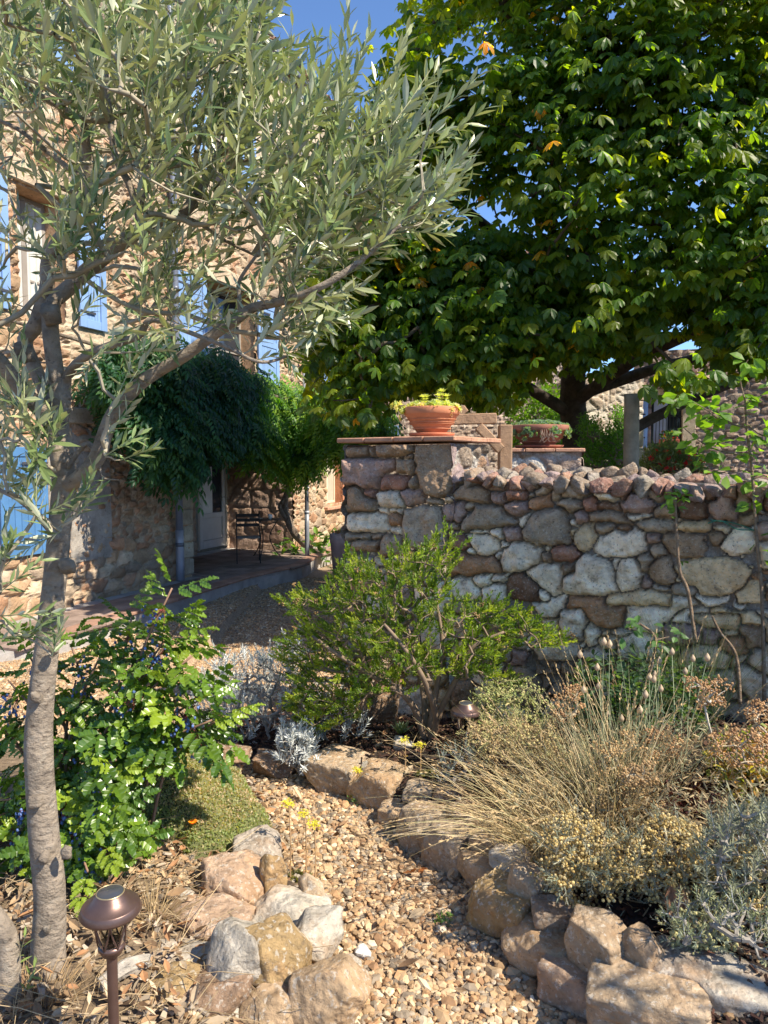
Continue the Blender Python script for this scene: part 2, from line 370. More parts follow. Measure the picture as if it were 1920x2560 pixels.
def axis(lo, a, b, hi, st, k=1.35):
    c = list(np.arange(a, b, st)); q, d = a, st
    while q > lo: d *= k; q -= d; c.insert(0, q)
    q, d = b, st
    c.append(b)
    while q < hi: d *= k; q += d; c.append(q)
    return np.array(c)
gx = axis(-1500, -6, 5, 1500, .05); gy = axis(-1500, .6, 13, 1500, .05)
X, Y = np.meshgrid(gx, gy, indexing='ij'); hh, sdg = Hraw(X, Y); Z = hh+.012*vnoise(v3(X*2.3, Y*2.3), 3)
inner = (X > -6) & (X < 5) & (Y < 13)
Z = Z+np.where(sdg < -.06, .02*fbm(v3(X*9, Y*9), 3, 5), .004*vnoise(v3(X*20, Y*20), 6))*inner
far = np.hypot(X, Y); Z = np.where(far > 40, -.4, Z)
nx, ny = X.shape; idx = np.arange(nx*ny).reshape(nx, ny)
grav = sstep(-.03, .02, sdg)[..., None]
mul = np.array([.055, .042, .035])*(1+.3*fbm(v3(X*5, Y*5), 3, 8)[..., None])
lef = np.array([.20, .15, .10])*(1+.3*fbm(v3(X*5, Y*5), 3, 9)[..., None])
leftz = sstep(.1, -.2, X-np.interp(Y, [0, 3.6, 5], [.2, -.6, -2]))[..., None]
C = (mul*(1-leftz)+lef*leftz)*(1-grav)+grav*np.array([.37, .27, .18])*(1+.15*fbm(v3(X*3, Y*3), 3, 4)[..., None])
gm = MB(); gm.add(np.stack([X, Y, Z], -1).reshape(-1, 3), np.stack([idx[:-1, :-1], idx[1:, :-1], idx[1:, 1:], idx[:-1, 1:]], -1).reshape(-1, 4), C.reshape(-1, 3))
tag(gm.build('ground', M['soil'], smooth=True), kind='structure')

# gravel pebbles
PEBC = np.array([[.40, .30, .20], [.47, .37, .26], [.33, .24, .155], [.30, .265, .225], [.54, .47, .37], [.27, .175, .11], [.20, .175, .15], [.42, .28, .17], [.60, .55, .46]])
def peb(name, region, size, n, sub, keep, label=None, zj=.5, dark=1.):
    (x0, x1, y0, y1) = region; x = U(x0, x1, n); y = U(y0, y1, n); h, s = Hraw(x, y); k = keep(x, y, s); x, y, h = x[k], y[k], h[k]
    N = len(x); z = h+.012*vnoise(v3(x*2.3, y*2.3), 3)+U(-.3, .75, N)*size*zj; mb = MB()
    var = rng.integers(0, 6, N)
    for q in range(6):
        if sub < 0:
            v = norm(np.array([[1, 0, 0], [-1, 0, 0], [0, 1, 0], [0, -1, 0], [0, 0, 1], [0, 0, -1]], float)+rng.normal(0, .25, (6, 3)))*.5
            f = np.array([[0, 2, 4], [2, 1, 4], [1, 3, 4], [3, 0, 4], [2, 0, 5], [1, 2, 5], [3, 1, 5], [0, 3, 5]])
        else: v, f = rock_shape(sub, 300+q, 7, .08)
        m = var == q; c = m.sum()
        R = frames(norm(np.stack([U(-1, 1, c), U(-1, 1, c), U(-.3, .3, c)], -1)), norm(np.stack([U(-.5, .5, c), U(-.5, .5, c), np.ones(c)], -1)))
        S = size*np.exp(rng.normal(0, .32, c))[:, None]*np.stack([U(.7, 1, c), U(.9, 1.4, c), U(.45, .8, c)], -1)
        col = np.array([1.08, .98, .82])*PEBC[rng.choice(9, c, p=[.18, .15, .16, .13, .08, .08, .10, .09, .03])]*U(.75, 1.2, (c, 1))*dark
        scatter(mb, (v, [f]), R, np.stack([x[m], y[m], z[m]], -1), S, col)
    return tag(mb.build(name, M['pebble'], smooth=False), kind='stuff')
peb('gravel', (-1.3, 1.0, 1.5, 4.4), .0195, 46000, 0, lambda x, y, s: (s > -.02), zj=.6)
peb('gravel', (-4.6, .7, 3.9, 9.0), .023, 150000, -1, lambda x, y, s: (s > -.02) & (y > 4.2+0*x) & (x < .1), zj=.5)
peb('gravel', (-3.4, -.3, 8.9, 12.8), .030, 42000, -1, lambda x, y, s: (s > 0), zj=.5)
peb('gravel', (-1.4, -.1, 1.5, 3.2), .017, 14000, 0, lambda x, y, s: (s < 0) & (x > -1.2) & (vnoise(v3(x*3, y*3), 9) > -.25), zj=.3, dark=.85)
peb('gravel', (-.6, 1.6, 1.6, 4.2), .015, 5000, 0, lambda x, y, s: (s < 0) & (s > -.8), zj=.3, dark=.6)

# mulch, dry leaves, straw
def chips(name, region, n, L, cols, keep, thick=.15):
    (x0, x1, y0, y1) = region; x = U(x0, x1, n); y = U(y0, y1, n); h, s = Hraw(x, y); k = keep(x, y, s); x, y = x[k], y[k]; N = len(x); mb = MB()
    v = np.array([[i-.5, j-.5, kk-.5] for i in (0, 1) for j in (0, 1) for kk in (0, 1)], float); v[:, 0] *= 1-.4*(v[:, 1] > 0)
    R = frames(norm(np.stack([U(-1, 1, N), U(-1, 1, N), U(-.35, .35, N)], -1)), norm(np.stack([U(-.6, .6, N), U(-.6, .6, N), np.ones(N)], -1)))
    S = L*np.exp(rng.normal(0, .35, N))[:, None]*np.stack([U(.3, .6, N), np.ones(N), np.full(N, thick)], -1)
    cols = np.array(cols); c = cols[rng.integers(0, len(cols), N)]*U(.6, 1.3, (N, 1))
    scatter(mb, (v, [BOXF]), R, np.stack([x, y, H(x, y)+U(.003, .02, N)], -1), S, c); return tag(mb.build(name, M['dry']), kind='stuff')
chips('bark_mulch', (-1.3, 2.6, 1.8, 5.2), 22000, .022, [[.07, .04, .03], [.11, .055, .04], [.16, .09, .06], [.05, .035, .03]], lambda x, y, s: (s < -.06) & (x > np.interp(y, [1.8, 3.5, 5], [.5, -.6, -1.4])))
chips('wood_chips', (-1.6, .1, 1.6, 3.6), 5200, .021, [[.40, .31, .21], [.30, .21, .13], [.46, .38, .28], [.22, .15, .10], [.52, .45, .36]], lambda x, y, s: (s < .03) & (x < np.interp(y, [1.6, 3.6], [.1, -.6])))
def dryleaves(n, region, keep, L=.05, cols=((.38, .25, .14), (.48, .34, .20), (.30, .19, .11), (.54, .43, .29), (.44, .24, .12)), up=.02):
    (x0, x1, y0, y1) = region; x = U(x0, x1, n); y = U(y0, y1, n); h, s = Hraw(x, y); k = keep(x, y, s); x, y = x[k], y[k]; N = len(x); mb = MB()
    T = leafT(.4, .3, -.3)
    R = frames(norm(np.stack([U(-1, 1, N), U(-1, 1, N), U(-.4, .4, N)], -1)), norm(np.stack([U(-.8, .8, N), U(-.8, .8, N), np.ones(N)], -1)))
    cols = np.array(cols); scatter(mb, T, R, np.stack([x, y, H(x, y)+U(.01, .01+up, N)], -1), L*np.exp(rng.normal(0, .3, N)), cols[rng.integers(0, len(cols), N)]*U(.7, 1.2, (N, 1)))
    return tag(mb.build('leaf_litter', M['dry']), kind='stuff')
dryleaves(1500, (-1.6, .1, 1.6, 3.4), lambda x, y, s: (s < .02) & (x < np.interp(y, [1.6, 3.6], [.0, -.6])), .04, up=.04)
dryleaves(420, (-.6, 2.4, 1.8, 4.6), lambda x, y, s: (s < -.1) & (x > np.interp(y, [1.8, 3.5, 5], [.5, -.5, -1])), .045)
dryleaves(110, (-.8, .9, 1.9, 4), lambda x, y, s: (s > .02), .045, up=.015)
def straw(n, region, keep, L=.14):
    (x0, x1, y0, y1) = region; x = U(x0, x1, n); y = U(y0, y1, n); h, s = Hraw(x, y); k = keep(x, y, s); x, y = x[k], y[k]; N = len(x); mb = MB()
    a = U(0, 2*np.pi, N); P0 = np.stack([x, y, H(x, y)+U(.01, .05, N)], -1); d = np.stack([np.cos(a), np.sin(a), U(-.1, .35, N)], -1)*(L*np.exp(rng.normal(0, .4, N)))[:, None]
    tubes(mb, np.stack([P0, P0+d*.5+[0, 0, .01], P0+d], 1), .0011, np.array([.5, .38, .22])*U(.6, 1.2, (N, 1)), 3)
    return tag(mb.build('dry_straw', M['dry']), kind='stuff')
straw(700, (-1.5, .1, 1.6, 3.0), lambda x, y, s: (s < 0) & (x < np.interp(y, [1.6, 3.6], [-.1, -.6])))
straw(500, (-.2, 2.2, 1.9, 4.4), lambda x, y, s: (s < -.1) & (x > 0), .12)

# ------------------------------------------------------------------ rocks of the path edging and the rockery
BEIGE, GREYR, PALE, TAN, OCH, PINK, BRN, DRK = (.41, .31, .205), (.34, .29, .235), (.48, .43, .35), (.43, .305, .185), (.36, .25, .12), (.43, .30, .205), (.26, .175, .115), (.10, .09, .085)
def rock(name, label, x0, y0, x1, y1, colr, rot=0, seed=None, k=9, group=None, lift=0., g=None, dpk=.8, tilt=0.):
    seed = seed or int(x0*7+y0); cx = (x0+x1)/2; foot = flat(cx, y1, g) if g is not None else G(cx, y1)
    d = foot-np.array([0, 0, CAMZ]); D = np.linalg.norm(d); th = math.asin(-d[2]/D); w = (x1-x0)/F*D*.98; Vv = (y1-y0)/F*D
    dp = dpk*w; hgt = (Vv-dp*math.sin(th))/math.cos(th)
    if hgt < .4*Vv: dp = Vv*.58/math.sin(th); hgt = (Vv-dp*math.sin(th))/math.cos(th)
    hgt = max(hgt, .3*w)*(1.0 if name == 'edging_stone' else 1.1); v, f = rock_shape(4 if w > .12 else 3, seed, k, .11 if name != 'edging_stone' else .09, blk=(name == 'edging_stone'))
    ct, st = math.cos(rot), math.sin(rot); w2 = w/(abs(ct)+abs(st)*min(1, dp/w)*.45); v = v*np.array([w2*(1.02 if name == 'edging_stone' else 1.1), dp*1.15, hgt*1.08])
    v = v@np.array([[ct, st, 0], [-st, ct, 0], [0, 0, 1]])
    if tilt: v = v@np.array([[1, 0, 0], [0, math.cos(tilt), math.sin(tilt)], [0, -math.sin(tilt), math.cos(tilt)]])
    back = norm(np.array([d[0], d[1], 0])); c = foot+back*dp*.47+np.array([0, 0, hgt*.46+lift])
    mb = MB(); cc = np.array(colr)*U(.95, 1.15); t = v[:, 2:3]/hgt+.5
    mb.add(v+c, f, cc*(1+.10*fbm(v*9+seed, 3, seed)[:, None])); o = mb.build(name, M['rock'], smooth=True, origin=c-[0, 0, hgt*.5])
    return tag(o, label, 'stone', group)
LOW = [(775, 1872, 922, 1992, BEIGE, 'large angular brown boulder at the far end of the path edging, beside the silver shrub', -.5),
 (885, 1905, 1022, 2030, TAN, 'pale block leaning against the largest far boulder at the foot of the green shrub', -.6),
 (955, 1996, 1045, 2074, TAN, 'small rounded brown edging stone, third from the far end of the lower row', -.5),
 (1003, 2018, 1122, 2140, BEIGE, 'flat topped edging stone, fourth from the far end of the lower row', -.7),
 (1075, 2065, 1182, 2190, BEIGE, 'tall pale edging stone, fifth from the far end of the lower row', -.8),
 (1157, 2133, 1278, 2254, TAN, 'square edging stone halfway along the lower row beside the gravel path', -.8),
 (1193, 2213, 1342, 2362, OCH, 'ochre edging stone with flat top, past the middle of the lower row', -.8),
 (1273, 2304, 1442, 2452, TAN, 'broad sandy stone, fourth from the front in the lower edging row', -.75),
 (1371, 2402, 1518, 2540, PINK, 'rounded block at the front right corner of the gravel, third from the front', -.6),
 (1488, 2440, 1735, 2600, BEIGE, 'longest edging stone, at the bottom edge of the photo', -.3),
 (1745, 2440, 1925, 2590, PALE, 'big pale block in the bottom right corner of the photo', -.2)]
UPR = [(1012, 1950, 1089, 2008, BEIGE, 'small flat stone behind the third lower edging stone, farthest of the upper row', -.3),
 (1085, 1958, 1162, 2025, BRN, 'dark brown stone in the upper edging row, second from the far end', -.3),
 (1120, 2004, 1198, 2067, BRN, 'dark ridged stone in the upper edging row, third from the far end', -.4),
 (1170, 2034, 1245, 2088, BEIGE, 'small pale stone in the upper edging row below the tuft of dry grass', -.5),
 (1180, 2066, 1275, 2143, TAN, 'yellowish rounded stone with a dark top in the upper edging row', -.4),
 (1238, 2116, 1334, 2202, PALE, 'pale long stone, middle of the upper edging row', -.6),
 (1273, 2166, 1364, 2265, BEIGE, 'pale stone leaning down behind the ochre edging stone', -.7),
 (1334, 2256, 1427, 2330, GREYR, 'dark rounded stone wedged in the upper row above the broad sandy one', 0),
 (1432, 2300, 1560, 2434, BEIGE, 'large rough oval stone of the upper row before the tan flower heads', -.9),
 (1560, 2350, 1638, 2466, BEIGE, 'narrow upright stone of the upper row between two larger rounded ones', -.9),
 (1615, 2382, 1761, 2497, GREYR, 'grey block with a leaf shaped shadow on top, nearest the dry leaves at the right', -.3)]
for i, (a, b, c, d, col, lab, rt) in enumerate(LOW): rock('edging_stone', lab, a, b, c, d, col, rt, 40+i, 8, 'stones edging the planted bed', g=(-.01 if i < 9 else .07))
for i, (a, b, c, d, col, lab, rt) in enumerate(UPR): rock('edging_stone', lab, a, b, c, d, col, rt, 70+i, 8, 'stones edging the planted bed', g=.11)
for i, (a, b, c, d, col, lab, rt) in enumerate([(985, 1842, 1034, 1880, PALE, 'pale round pebble stone beside the small spiky plant under the shrub', 0),
  (905, 1903, 950, 1932, PALE, 'flat pale stone lying on the mulch behind the far edging boulders', 0),
  (480, 1870, 620, 1925, BRN, 'low brown stone under the edge of the silver shrub', 0), (352, 1855, 475, 1912, BRN, 'low brown stone half hidden by the berry bush leaves', .1),
  (640, 1880, 740, 1950, BRN, 'low stone beneath the bright silver tuft', 0), (905, 1655, 1010, 1815, BRN, 'dark round boulder behind the green shrub at the foot of the wall', .2)]):
    rock('garden_stone', lab, a, b, c, d, col, rt, 400+i, 8)
ROCK = [(587, 2088, 700, 2185, GREYR, 'grey pointed rock at the top of the rockery beside the thyme', .2), (503, 2156, 662, 2290, PINK, 'large flat topped brown rock below the grey pointed one', -.2),
 (655, 2160, 714, 2268, OCH, 'narrow tan rock standing beside the sedum stems', .3), (751, 2200, 808, 2285, BEIGE, 'small pale pyramid rock right of the sedum stems', .2),
 (625, 2236, 818, 2360, PALE, 'white speckled flat rock in the middle of the rockery', .2), (720, 2312, 850, 2442, PALE, 'grey topped white rock closest to the path', .1),
 (614, 2330, 780, 2520, OCH, 'ochre cracked rock in the middle of the rockery', .4), (439, 2255, 618, 2390, PINK, 'flat pinkish slab with a red patch', -.2),
 (357, 2376, 536, 2482, PALE, 'bluish white rock behind the garden lamp', .1), (532, 2348, 673, 2528, PALE, 'tall white speckled rock left of the ochre one', .3),
 (365, 2452, 478, 2565, OCH, 'small orange brown pointed rock near the bottom edge', -.2), (463, 2444, 628, 2585, BRN, 'dark brown rounded rock with a pink side near the bottom edge', .1),
 (620, 2488, 750, 2600, TAN, 'tan wedge rock at the bottom edge below the ochre one', 0), (741, 2424, 910, 2600, TAN, 'broad sandy rock at the bottom edge beside the path', -.2),
 (318, 2500, 434, 2600, TAN, 'rounded tan rock in the bottom row nearest the lamp post', .1), (440, 2536, 594, 2615, PALE, 'pale rock cut by the bottom edge of the photo', 0)]
for i, (a, b, c, d, col, lab, rt) in enumerate(ROCK): rock('rockery_stone', lab, a, b, c, d, col, rt, 120+i, 9, 'rocks piled in the rockery', g=.07)
SML = [(473, 2243, 538, 2290, PINK, 'small red brown rough stone beside the large rockery slab'), (433, 2222, 483, 2268, PALE, 'small pale stone above the red brown one'), (400, 2284, 434, 2314, (.7, .68, .62), 'small bright white stone in the dry grass'),
 (338, 2322, 394, 2366, GREYR, 'small grey stone behind the garden lamp glass'), (384, 2316, 424, 2343, DRK, 'small charcoal black stone behind the lamp'), (433, 2310, 486, 2338, GREYR, 'small flat grey stone under the pink slab'), (310, 2395, 342, 2434, (.30, .13, .09), 'small brick red stone beside the lamp post'),
 (200, 2405, 226, 2432, GREYR, 'small grey stone between the olive trunk and the lamp'), (440, 2125, 500, 2160, GREYR, 'small grey stone at the lower edge of the thyme'), (860, 2395, 900, 2428, PALE, 'white pebble lying on the gravel beside the rockery'), (890, 2370, 925, 2400, (.62, .6, .55), 'second white pebble on the gravel behind the rockery edge')]
for i, (a, b, c, d, col, lab) in enumerate(SML): rock('small_stone', lab, a, b, c, d, col, 0, 160+i, 7, g=(.10 if a < 800 else 0.0))
mb = MB(); q0, q1 = G(250, 2480), G(375, 2415); limb(mb, [q0+[0, 0, .02], (q0+q1)/2+[0, 0, .03], q1+[0, 0, .02]], [.022, .026, .016], (.42, .38, .32), 8, rough=.3, s=4)
tag(mb.build('driftwood_piece', M['bark'], origin=q0), 'weathered grey wood piece lying between lamp post and rocks', 'wood')

# ------------------------------------------------------------------ garden wall of rubble, traced stone by stone on its face plane
def toplane(px, py):                  # -> distance along the wall, height
    r = ray(px, py); o = np.array([0, 0, CAMZ]); n = np.array([WN[0], WN[1], 0]); a = np.array([WA[0], WA[1], 0])
    t = ((a-o)@n)/(r@n); p = o+r*np.asarray(t)[..., None]; return (p[..., :2]-WA)@WDIR, p[..., 2]
ST = {'T': (.27, .21, .155), 'W': (.66, .61, .52), 'R': (.27, .155, .12), 'G': (.31, .27, .22), 'P': (.29, .22, .205), 'Y': (.56, .46, .31), 'D': (.165, .105, .075), 'O': (.33, .20, .12)}
CR = {'5': (800, 900, 2.765), '6': (1300, 800, 2.676), '7': (1300, 1550, 2.676), 'm': (650, 1300, 2.074)}
STONES = """5T 200,615 340,610 340,650 205,660;5T 395,590 645,575 655,640 560,670 400,670;5P 200,700 520,685 530,740 440,775 395,880 300,885 205,855;5T 545,690 640,680 668,735 640,785 545,780
5T 665,590 920,560 985,700 950,900 850,960 760,930 700,860 665,680;5R 440,820 510,800 620,800 620,850 590,890 450,890;5G 630,830 680,805 695,850 660,890 625,880;5R 315,895 385,900 385,960 330,935
5W 400,930 500,905 570,940 590,1000 540,1030 420,1010;5P 575,920 640,890 715,915 725,970 610,1005 580,960;5T 215,870 290,880 310,940 385,970 400,1020 340,1045 220,1035;5W 220,1075 280,1055 440,1055 475,1090 480,1180 430,1200 240,1190 220,1150
5O 485,1070 540,1060 570,1090 560,1140 490,1140;5W 490,1160 570,1150 575,1195 500,1200;5G 590,1040 700,1010 840,1020 850,1100 900,1200 880,1290 700,1300 610,1270 580,1150;5T 440,1210 540,1195 590,1250 590,1330 430,1350 420,1290
5P 845,1010 1010,985 1000,1080 960,1110 870,1110;5T 935,910 1000,865 1100,870 1180,920 1185,980 1100,990 940,960;5G 1000,1100 1100,1000 1240,1010 1310,1080 1370,1110 1360,1140 1150,1165 1000,1175
5P 1145,830 1200,800 1310,815 1325,880 1280,905 1160,890;5R 1030,800 1090,790 1130,825 1110,855 1035,850;5G 950,800 980,775 1010,790 980,860 945,850;5T 970,720 1040,705 1060,740 1040,785 975,770;5P 1140,740 1200,730 1240,770 1235,800 1145,810
5T 1280,760 1310,735 1385,790 1380,830 1310,820;5P 1380,820 1420,790 1530,800 1520,870 1450,905 1385,870;5P 1195,920 1290,910 1305,985 1230,990 1190,960;5R 1305,900 1400,880 1440,920 1420,970 1310,970
5O 1455,950 1590,930 1600,1020 1460,1020;5P 1295,990 1430,980 1445,1040 1380,1080 1300,1040;5W 1375,1090 1440,1065 1450,1120 1410,1155 1375,1130;5G 1450,1100 1550,1030 1690,1030 1720,1270 1550,1280 1440,1260 1410,1170
5P 1270,1170 1370,1150 1405,1200 1400,1240 1290,1255;5W 1040,1220 1130,1195 1220,1220 1255,1280 1180,1350 1130,1355 1060,1290;5W 1260,1330 1330,1265 1470,1255 1540,1310 1530,1380 1380,1455 1280,1450 1255,1390
5O 900,1350 1180,1355 1260,1410 1260,1460 1100,1480 890,1480;5D 1310,1510 1400,1475 1520,1550 1520,1650 1340,1650 1310,1600;5W 900,1520 970,1490 1080,1550 1120,1620 1060,1650 960,1640 910,1590
5W 1070,1500 1180,1490 1190,1540 1120,1565 1080,1530;5W 1135,1570 1230,1545 1280,1570 1275,1660 1150,1660;5W 1215,1360 1265,1320 1240,1390;5T 1540,1330 1600,1350 1600,1400 1550,1400;5W 1195,1510 1305,1485 1300,1520 1210,1525
5G 205,1200 350,1200 350,1235 210,1240;5T 365,1205 450,1200 440,1240 370,1240;5T 240,1245 420,1250 430,1300 240,1310;5R 900,1190 960,1180 1050,1280 990,1310 920,1290;5T 870,1120 930,1115 960,1170 900,1180;5W 1030,1300 1060,1290 1090,1330 1040,1345
5G 760,970 850,965 850,1000 760,1000;5W 870,955 930,950 930,980 875,980;5W 1190,1170 1260,1180 1265,1220 1200,1215;5W 1240,1260 1290,1255 1300,1290 1255,1300;5W 490,1040 570,1035 575,1060 500,1058;5W 410,1020 470,1025 475,1060 415,1055
5T 350,610 385,605 390,680 350,650;5T 560,680 650,655 650,680 570,690;5G 1440,930 1490,925 1480,960 1440,955;5G 1480,905 1560,865 1600,885 1560,930 1490,940;5G 1605,900 1655,900 1650,975 1610,975;5D 1335,850 1375,840 1375,880 1340,880
5W 1055,1180 1150,1175 1160,1190 1060,1205;5G 1010,1000 1080,1000 1050,1050 1015,1040;6W 50,1700 150,1640 220,1625 270,1650 280,1800 235,1835 130,1775;6R 210,1540 270,1500 380,1520 405,1560 340,1600 220,1600
6W 490,1530 530,1460 620,1420 790,1395 830,1440 820,1540 720,1580 560,1570;6Y 385,1430 420,1370 490,1370 510,1440 480,1530 430,1540 385,1500;6W 290,1780 390,1640 440,1575 560,1620 620,1640 660,1800 560,1830 400,1820 295,1800
6W 655,1640 740,1600 805,1640 815,1760 760,1820 690,1820 650,1760;6T 870,1640 930,1590 1000,1600 1025,1720 1000,1770 930,1775 870,1720;6T 940,1460 1060,1430 1200,1450 1230,1520 1200,1580 1080,1580 990,1540
6Y 1035,1660 1200,1610 1400,1600 1530,1680 1500,1780 1350,1830 1220,1830 1120,1740;6W 1370,1480 1460,1400 1560,1400 1570,1440 1540,1530 1440,1560 1370,1520;6T 1285,1430 1350,1440 1355,1480 1300,1500;6Y 1055,1390 1160,1350 1250,1350 1265,1400 1180,1420
6G 795,1380 860,1340 1020,1340 1030,1400 900,1410 800,1400;6W 720,1300 870,1310 860,1330 740,1325;6T 465,1290 600,1275 720,1320 740,1360 560,1350 480,1330;6G 510,1370 600,1350 635,1380 600,1415 520,1410
6P 680,1230 740,1160 830,1150 900,1240 860,1290 780,1300 700,1270;6D 530,1220 650,1220 670,1270 620,1280 530,1275;6W 515,1160 600,1140 655,1180 620,1215 540,1210;6R 430,1190 510,1195 515,1260 440,1275
6G 250,1220 330,1190 400,1230 420,1270 350,1280 270,1245;6G 285,1140 320,1100 420,1115 440,1180 400,1190 290,1175;6W 415,1070 450,1030 580,1035 610,1080 570,1120 430,1110;6G 840,1160 900,1120 980,1120 1000,1170 950,1205 870,1200
6D 1075,1220 1120,1190 1230,1200 1240,1310 1150,1335 1080,1300;6P 1270,1260 1330,1170 1420,1170 1450,1280 1440,1320 1340,1330;6D 1180,1130 1240,1115 1310,1150 1300,1195 1210,1190;6T 1070,1120 1150,1110 1180,1150 1160,1185 1080,1175
6P 610,1100 680,1040 740,1060 730,1150 700,1200 640,1160;6P 825,1050 900,1020 990,1030 980,1090 880,1130 830,1100;6G 740,1010 820,1000 830,1060 760,1075;6G 1460,1160 1500,1120 1550,1150 1550,1270 1500,1290 1460,1250
6T 1465,1320 1560,1300 1570,1360 1480,1360;6Y 1450,1830 1550,1750 1610,1760 1620,1873 1470,1873;6G 805,1580 850,1565 880,1600 860,1670 810,1660;6P 815,1740 860,1710 880,1770 850,1805 810,1780;6G 890,1770 1000,1780 980,1810 900,1805
6G 1030,1780 1100,1770 1170,1800 1150,1830 1040,1820;6P 370,1290 430,1270 460,1320 410,1355;6Y 600,1840 780,1810 980,1820 990,1890 600,1890;6W 160,1500 205,1510 200,1540;6T 280,1650 350,1640 360,1680 310,1700;6W 615,1640 655,1610 650,1660 630,1670
6D 640,1385 720,1365 745,1395 700,1410 650,1410;6W 140,1800 190,1830 180,1860 140,1850;6W 1620,1500 1720,1480 1740,1650 1640,1640;6P 850,1440 930,1430 935,1480 870,1490;6G 880,1500 930,1490 980,1560 900,1570;6G 745,1080 820,1080 820,1140 760,1150
6D 690,1400 720,1400 720,1430 690,1430;6R 1620,1150 1720,1150 1720,1260 1620,1260;6P 1580,1380 1660,1370 1660,1450 1590,1450;6G 1580,1180 1615,1180 1615,1290 1580,1280;6P 1000,1100 1060,1100 1060,1200 1010,1200;6T 900,1270 1000,1250 1060,1290 1020,1330 910,1320
7W 60,190 200,110 380,130 395,230 310,280 200,270 100,230;7W 395,40 470,30 530,80 500,150 420,165;7T 290,300 400,265 520,290 540,400 430,430 310,400;7W 430,230 520,190 630,210 630,270 500,275;7P 980,40 1180,50 1200,140 1120,160 1000,140
7Y 1060,250 1130,180 1330,170 1390,230 1370,310 1200,325 1100,290;7O 1340,140 1500,130 1510,200 1400,220 1350,200;7Y 1160,-20 1460,-20 1440,50 1250,45;7T 1480,50 1620,60 1620,160 1530,170;7W 1260,340 1420,350 1440,440 1280,450
7W 660,150 800,90 950,140 970,230 800,270 680,240;7T 150,360 280,380 300,440 170,470;7P 1230,80 1320,90 1320,160 1230,160;7G 130,290 270,300 260,350 150,340;7Y 540,130 640,120 640,180 560,170;7G 1000,180 1060,190 1040,250 990,240;7T 620,290 760,300 760,400 640,400
mW 1570,480 1660,470 1700,560 1690,640 1590,600;mD 800,730 900,720 910,780 820,790;mT 540,860 700,850 710,1000 560,1010;mW 720,880 860,860 880,1000 760,1040 710,1000;mW 1400,620 1420,600 1440,700 1410,690;mT 1440,740 1540,760 1540,800 1450,790
mG 1470,800 1560,810 1590,880 1500,900;mT 1590,740 1650,740 1660,850 1600,860;mW 1290,610 1370,630 1370,660 1310,640;mG 1160,640 1290,650 1290,720 1170,740;mT 1000,850 1100,840 1120,940 1010,960"""
polys = []
for it in STONES.replace('\n', ';').split(';'):
    hd, rest = it.strip().split(' ', 1); ox, oy, sc_ = CR[hd[0]]
    q = np.array([[float(t) for t in w.split(',')] for w in rest.split()]); s_, z_ = toplane(ox+q[:, 0]/sc_, oy+q[:, 1]/sc_); polys.append((np.stack([s_, z_], 1), hd[1]))
ZCAP = 1.715
WT = lambda s: np.where(s < .80, 1.70, 1.50-.03*(s-.8))
gs = np.arange(0, 3.9, .0075); gz = np.arange(-.35, 1.705, .0075); S_, Z_ = np.meshgrid(gs, gz, indexing='ij')
wx = S_+.012*fbm(v3(S_*14, Z_*14), 3, 31)+.004*vnoise(v3(S_*60, Z_*60), 35); wz = Z_+.012*fbm(v3(S_*14+9, Z_*14), 3, 32)+.004*vnoise(v3(S_*60, Z_*60), 36)
# small infill stones: jittered cells between the traced ones
best = np.full(S_.shape, -1e9); best2 = best.copy(); ci = np.full(S_.shape, -1)
for i, (P_, c_) in enumerate(polys):
    lo = P_.min(0)-.03; hi = P_.max(0)+.03
    a0, a1 = np.searchsorted(gs, [lo[0], hi[0]]); b0, b1 = np.searchsorted(gz, [lo[1], hi[1]])
    if a1 <= a0 or b1 <= b0: continue
    sl = (slice(a0, a1), slice(b0, b1)); d = polysd(wx[sl], wz[sl], P_); d = d+.016; m = d > best[sl]; best2[sl] = np.where(m, best[sl], np.maximum(best2[sl], d))
    best[sl] = np.where(m, d, best[sl]); ci[sl] = np.where(m, i, ci[sl])
def cells(x, y, cw, ch, seed, jit=.42):
    u = x/cw; v = y/ch; iu = np.floor(u).astype(int); iv = np.floor(v).astype(int); f1 = np.full(x.shape, 9e9); f2 = f1.copy(); idc = np.zeros(x.shape, int)
    for a in (-1, 0, 1):
        for b in (-1, 0, 1):
            qi, qj = iu+a, iv+b; zz = np.zeros_like(qi)
            cx = (qi+.5+jit*(2*_h(qi, qj, zz, seed)-1)+.5*(qj % 2))*cw; cy = (qj+.5+jit*.8*(2*_h(qi, qj, zz, seed+1)-1))*ch
            d = np.hypot((x-cx)/cw*.16, (y-cy)/ch*.16)*(.8+.4*_h(qi, qj, zz, seed+3)); m = d < f1
            f2 = np.where(m, f1, np.minimum(f2, d)); idc = np.where(m, (qi*7919+qj*104729) & 0xfffff, idc); f1 = np.where(m, d, f1)
    return f1, f2, idc
f1, f2, idc = cells(wx, wz, .085, .06, 41); low = (Z_ < .88+.06*vnoise(v3(S_*5, Z_*0), 3))
f1b, f2b, idb = cells(wx, wz, .26, .17, 45); f1 = np.where(low, f1b, f1); f2 = np.where(low, f2b, f2); idc = np.where(low, idb, idc)
braw = best; best = np.minimum(best, (best-np.maximum(best2, -1))*.5-.003)
isd = (f2-f1)*.5*np.where(low, 1.5, .5); keep = _h(idc, idc, idc*0, 7) > np.where(low, .05, .25)
isd = np.where(keep, isd-np.where(low, .005, .009), -1); isd = np.minimum(isd, -braw-.005)
d = np.maximum(best, isd); stone = d > 0; traced = (best >= isd) & (braw > -.001)
sid = np.where(traced, ci, 1000+idc % 5000)
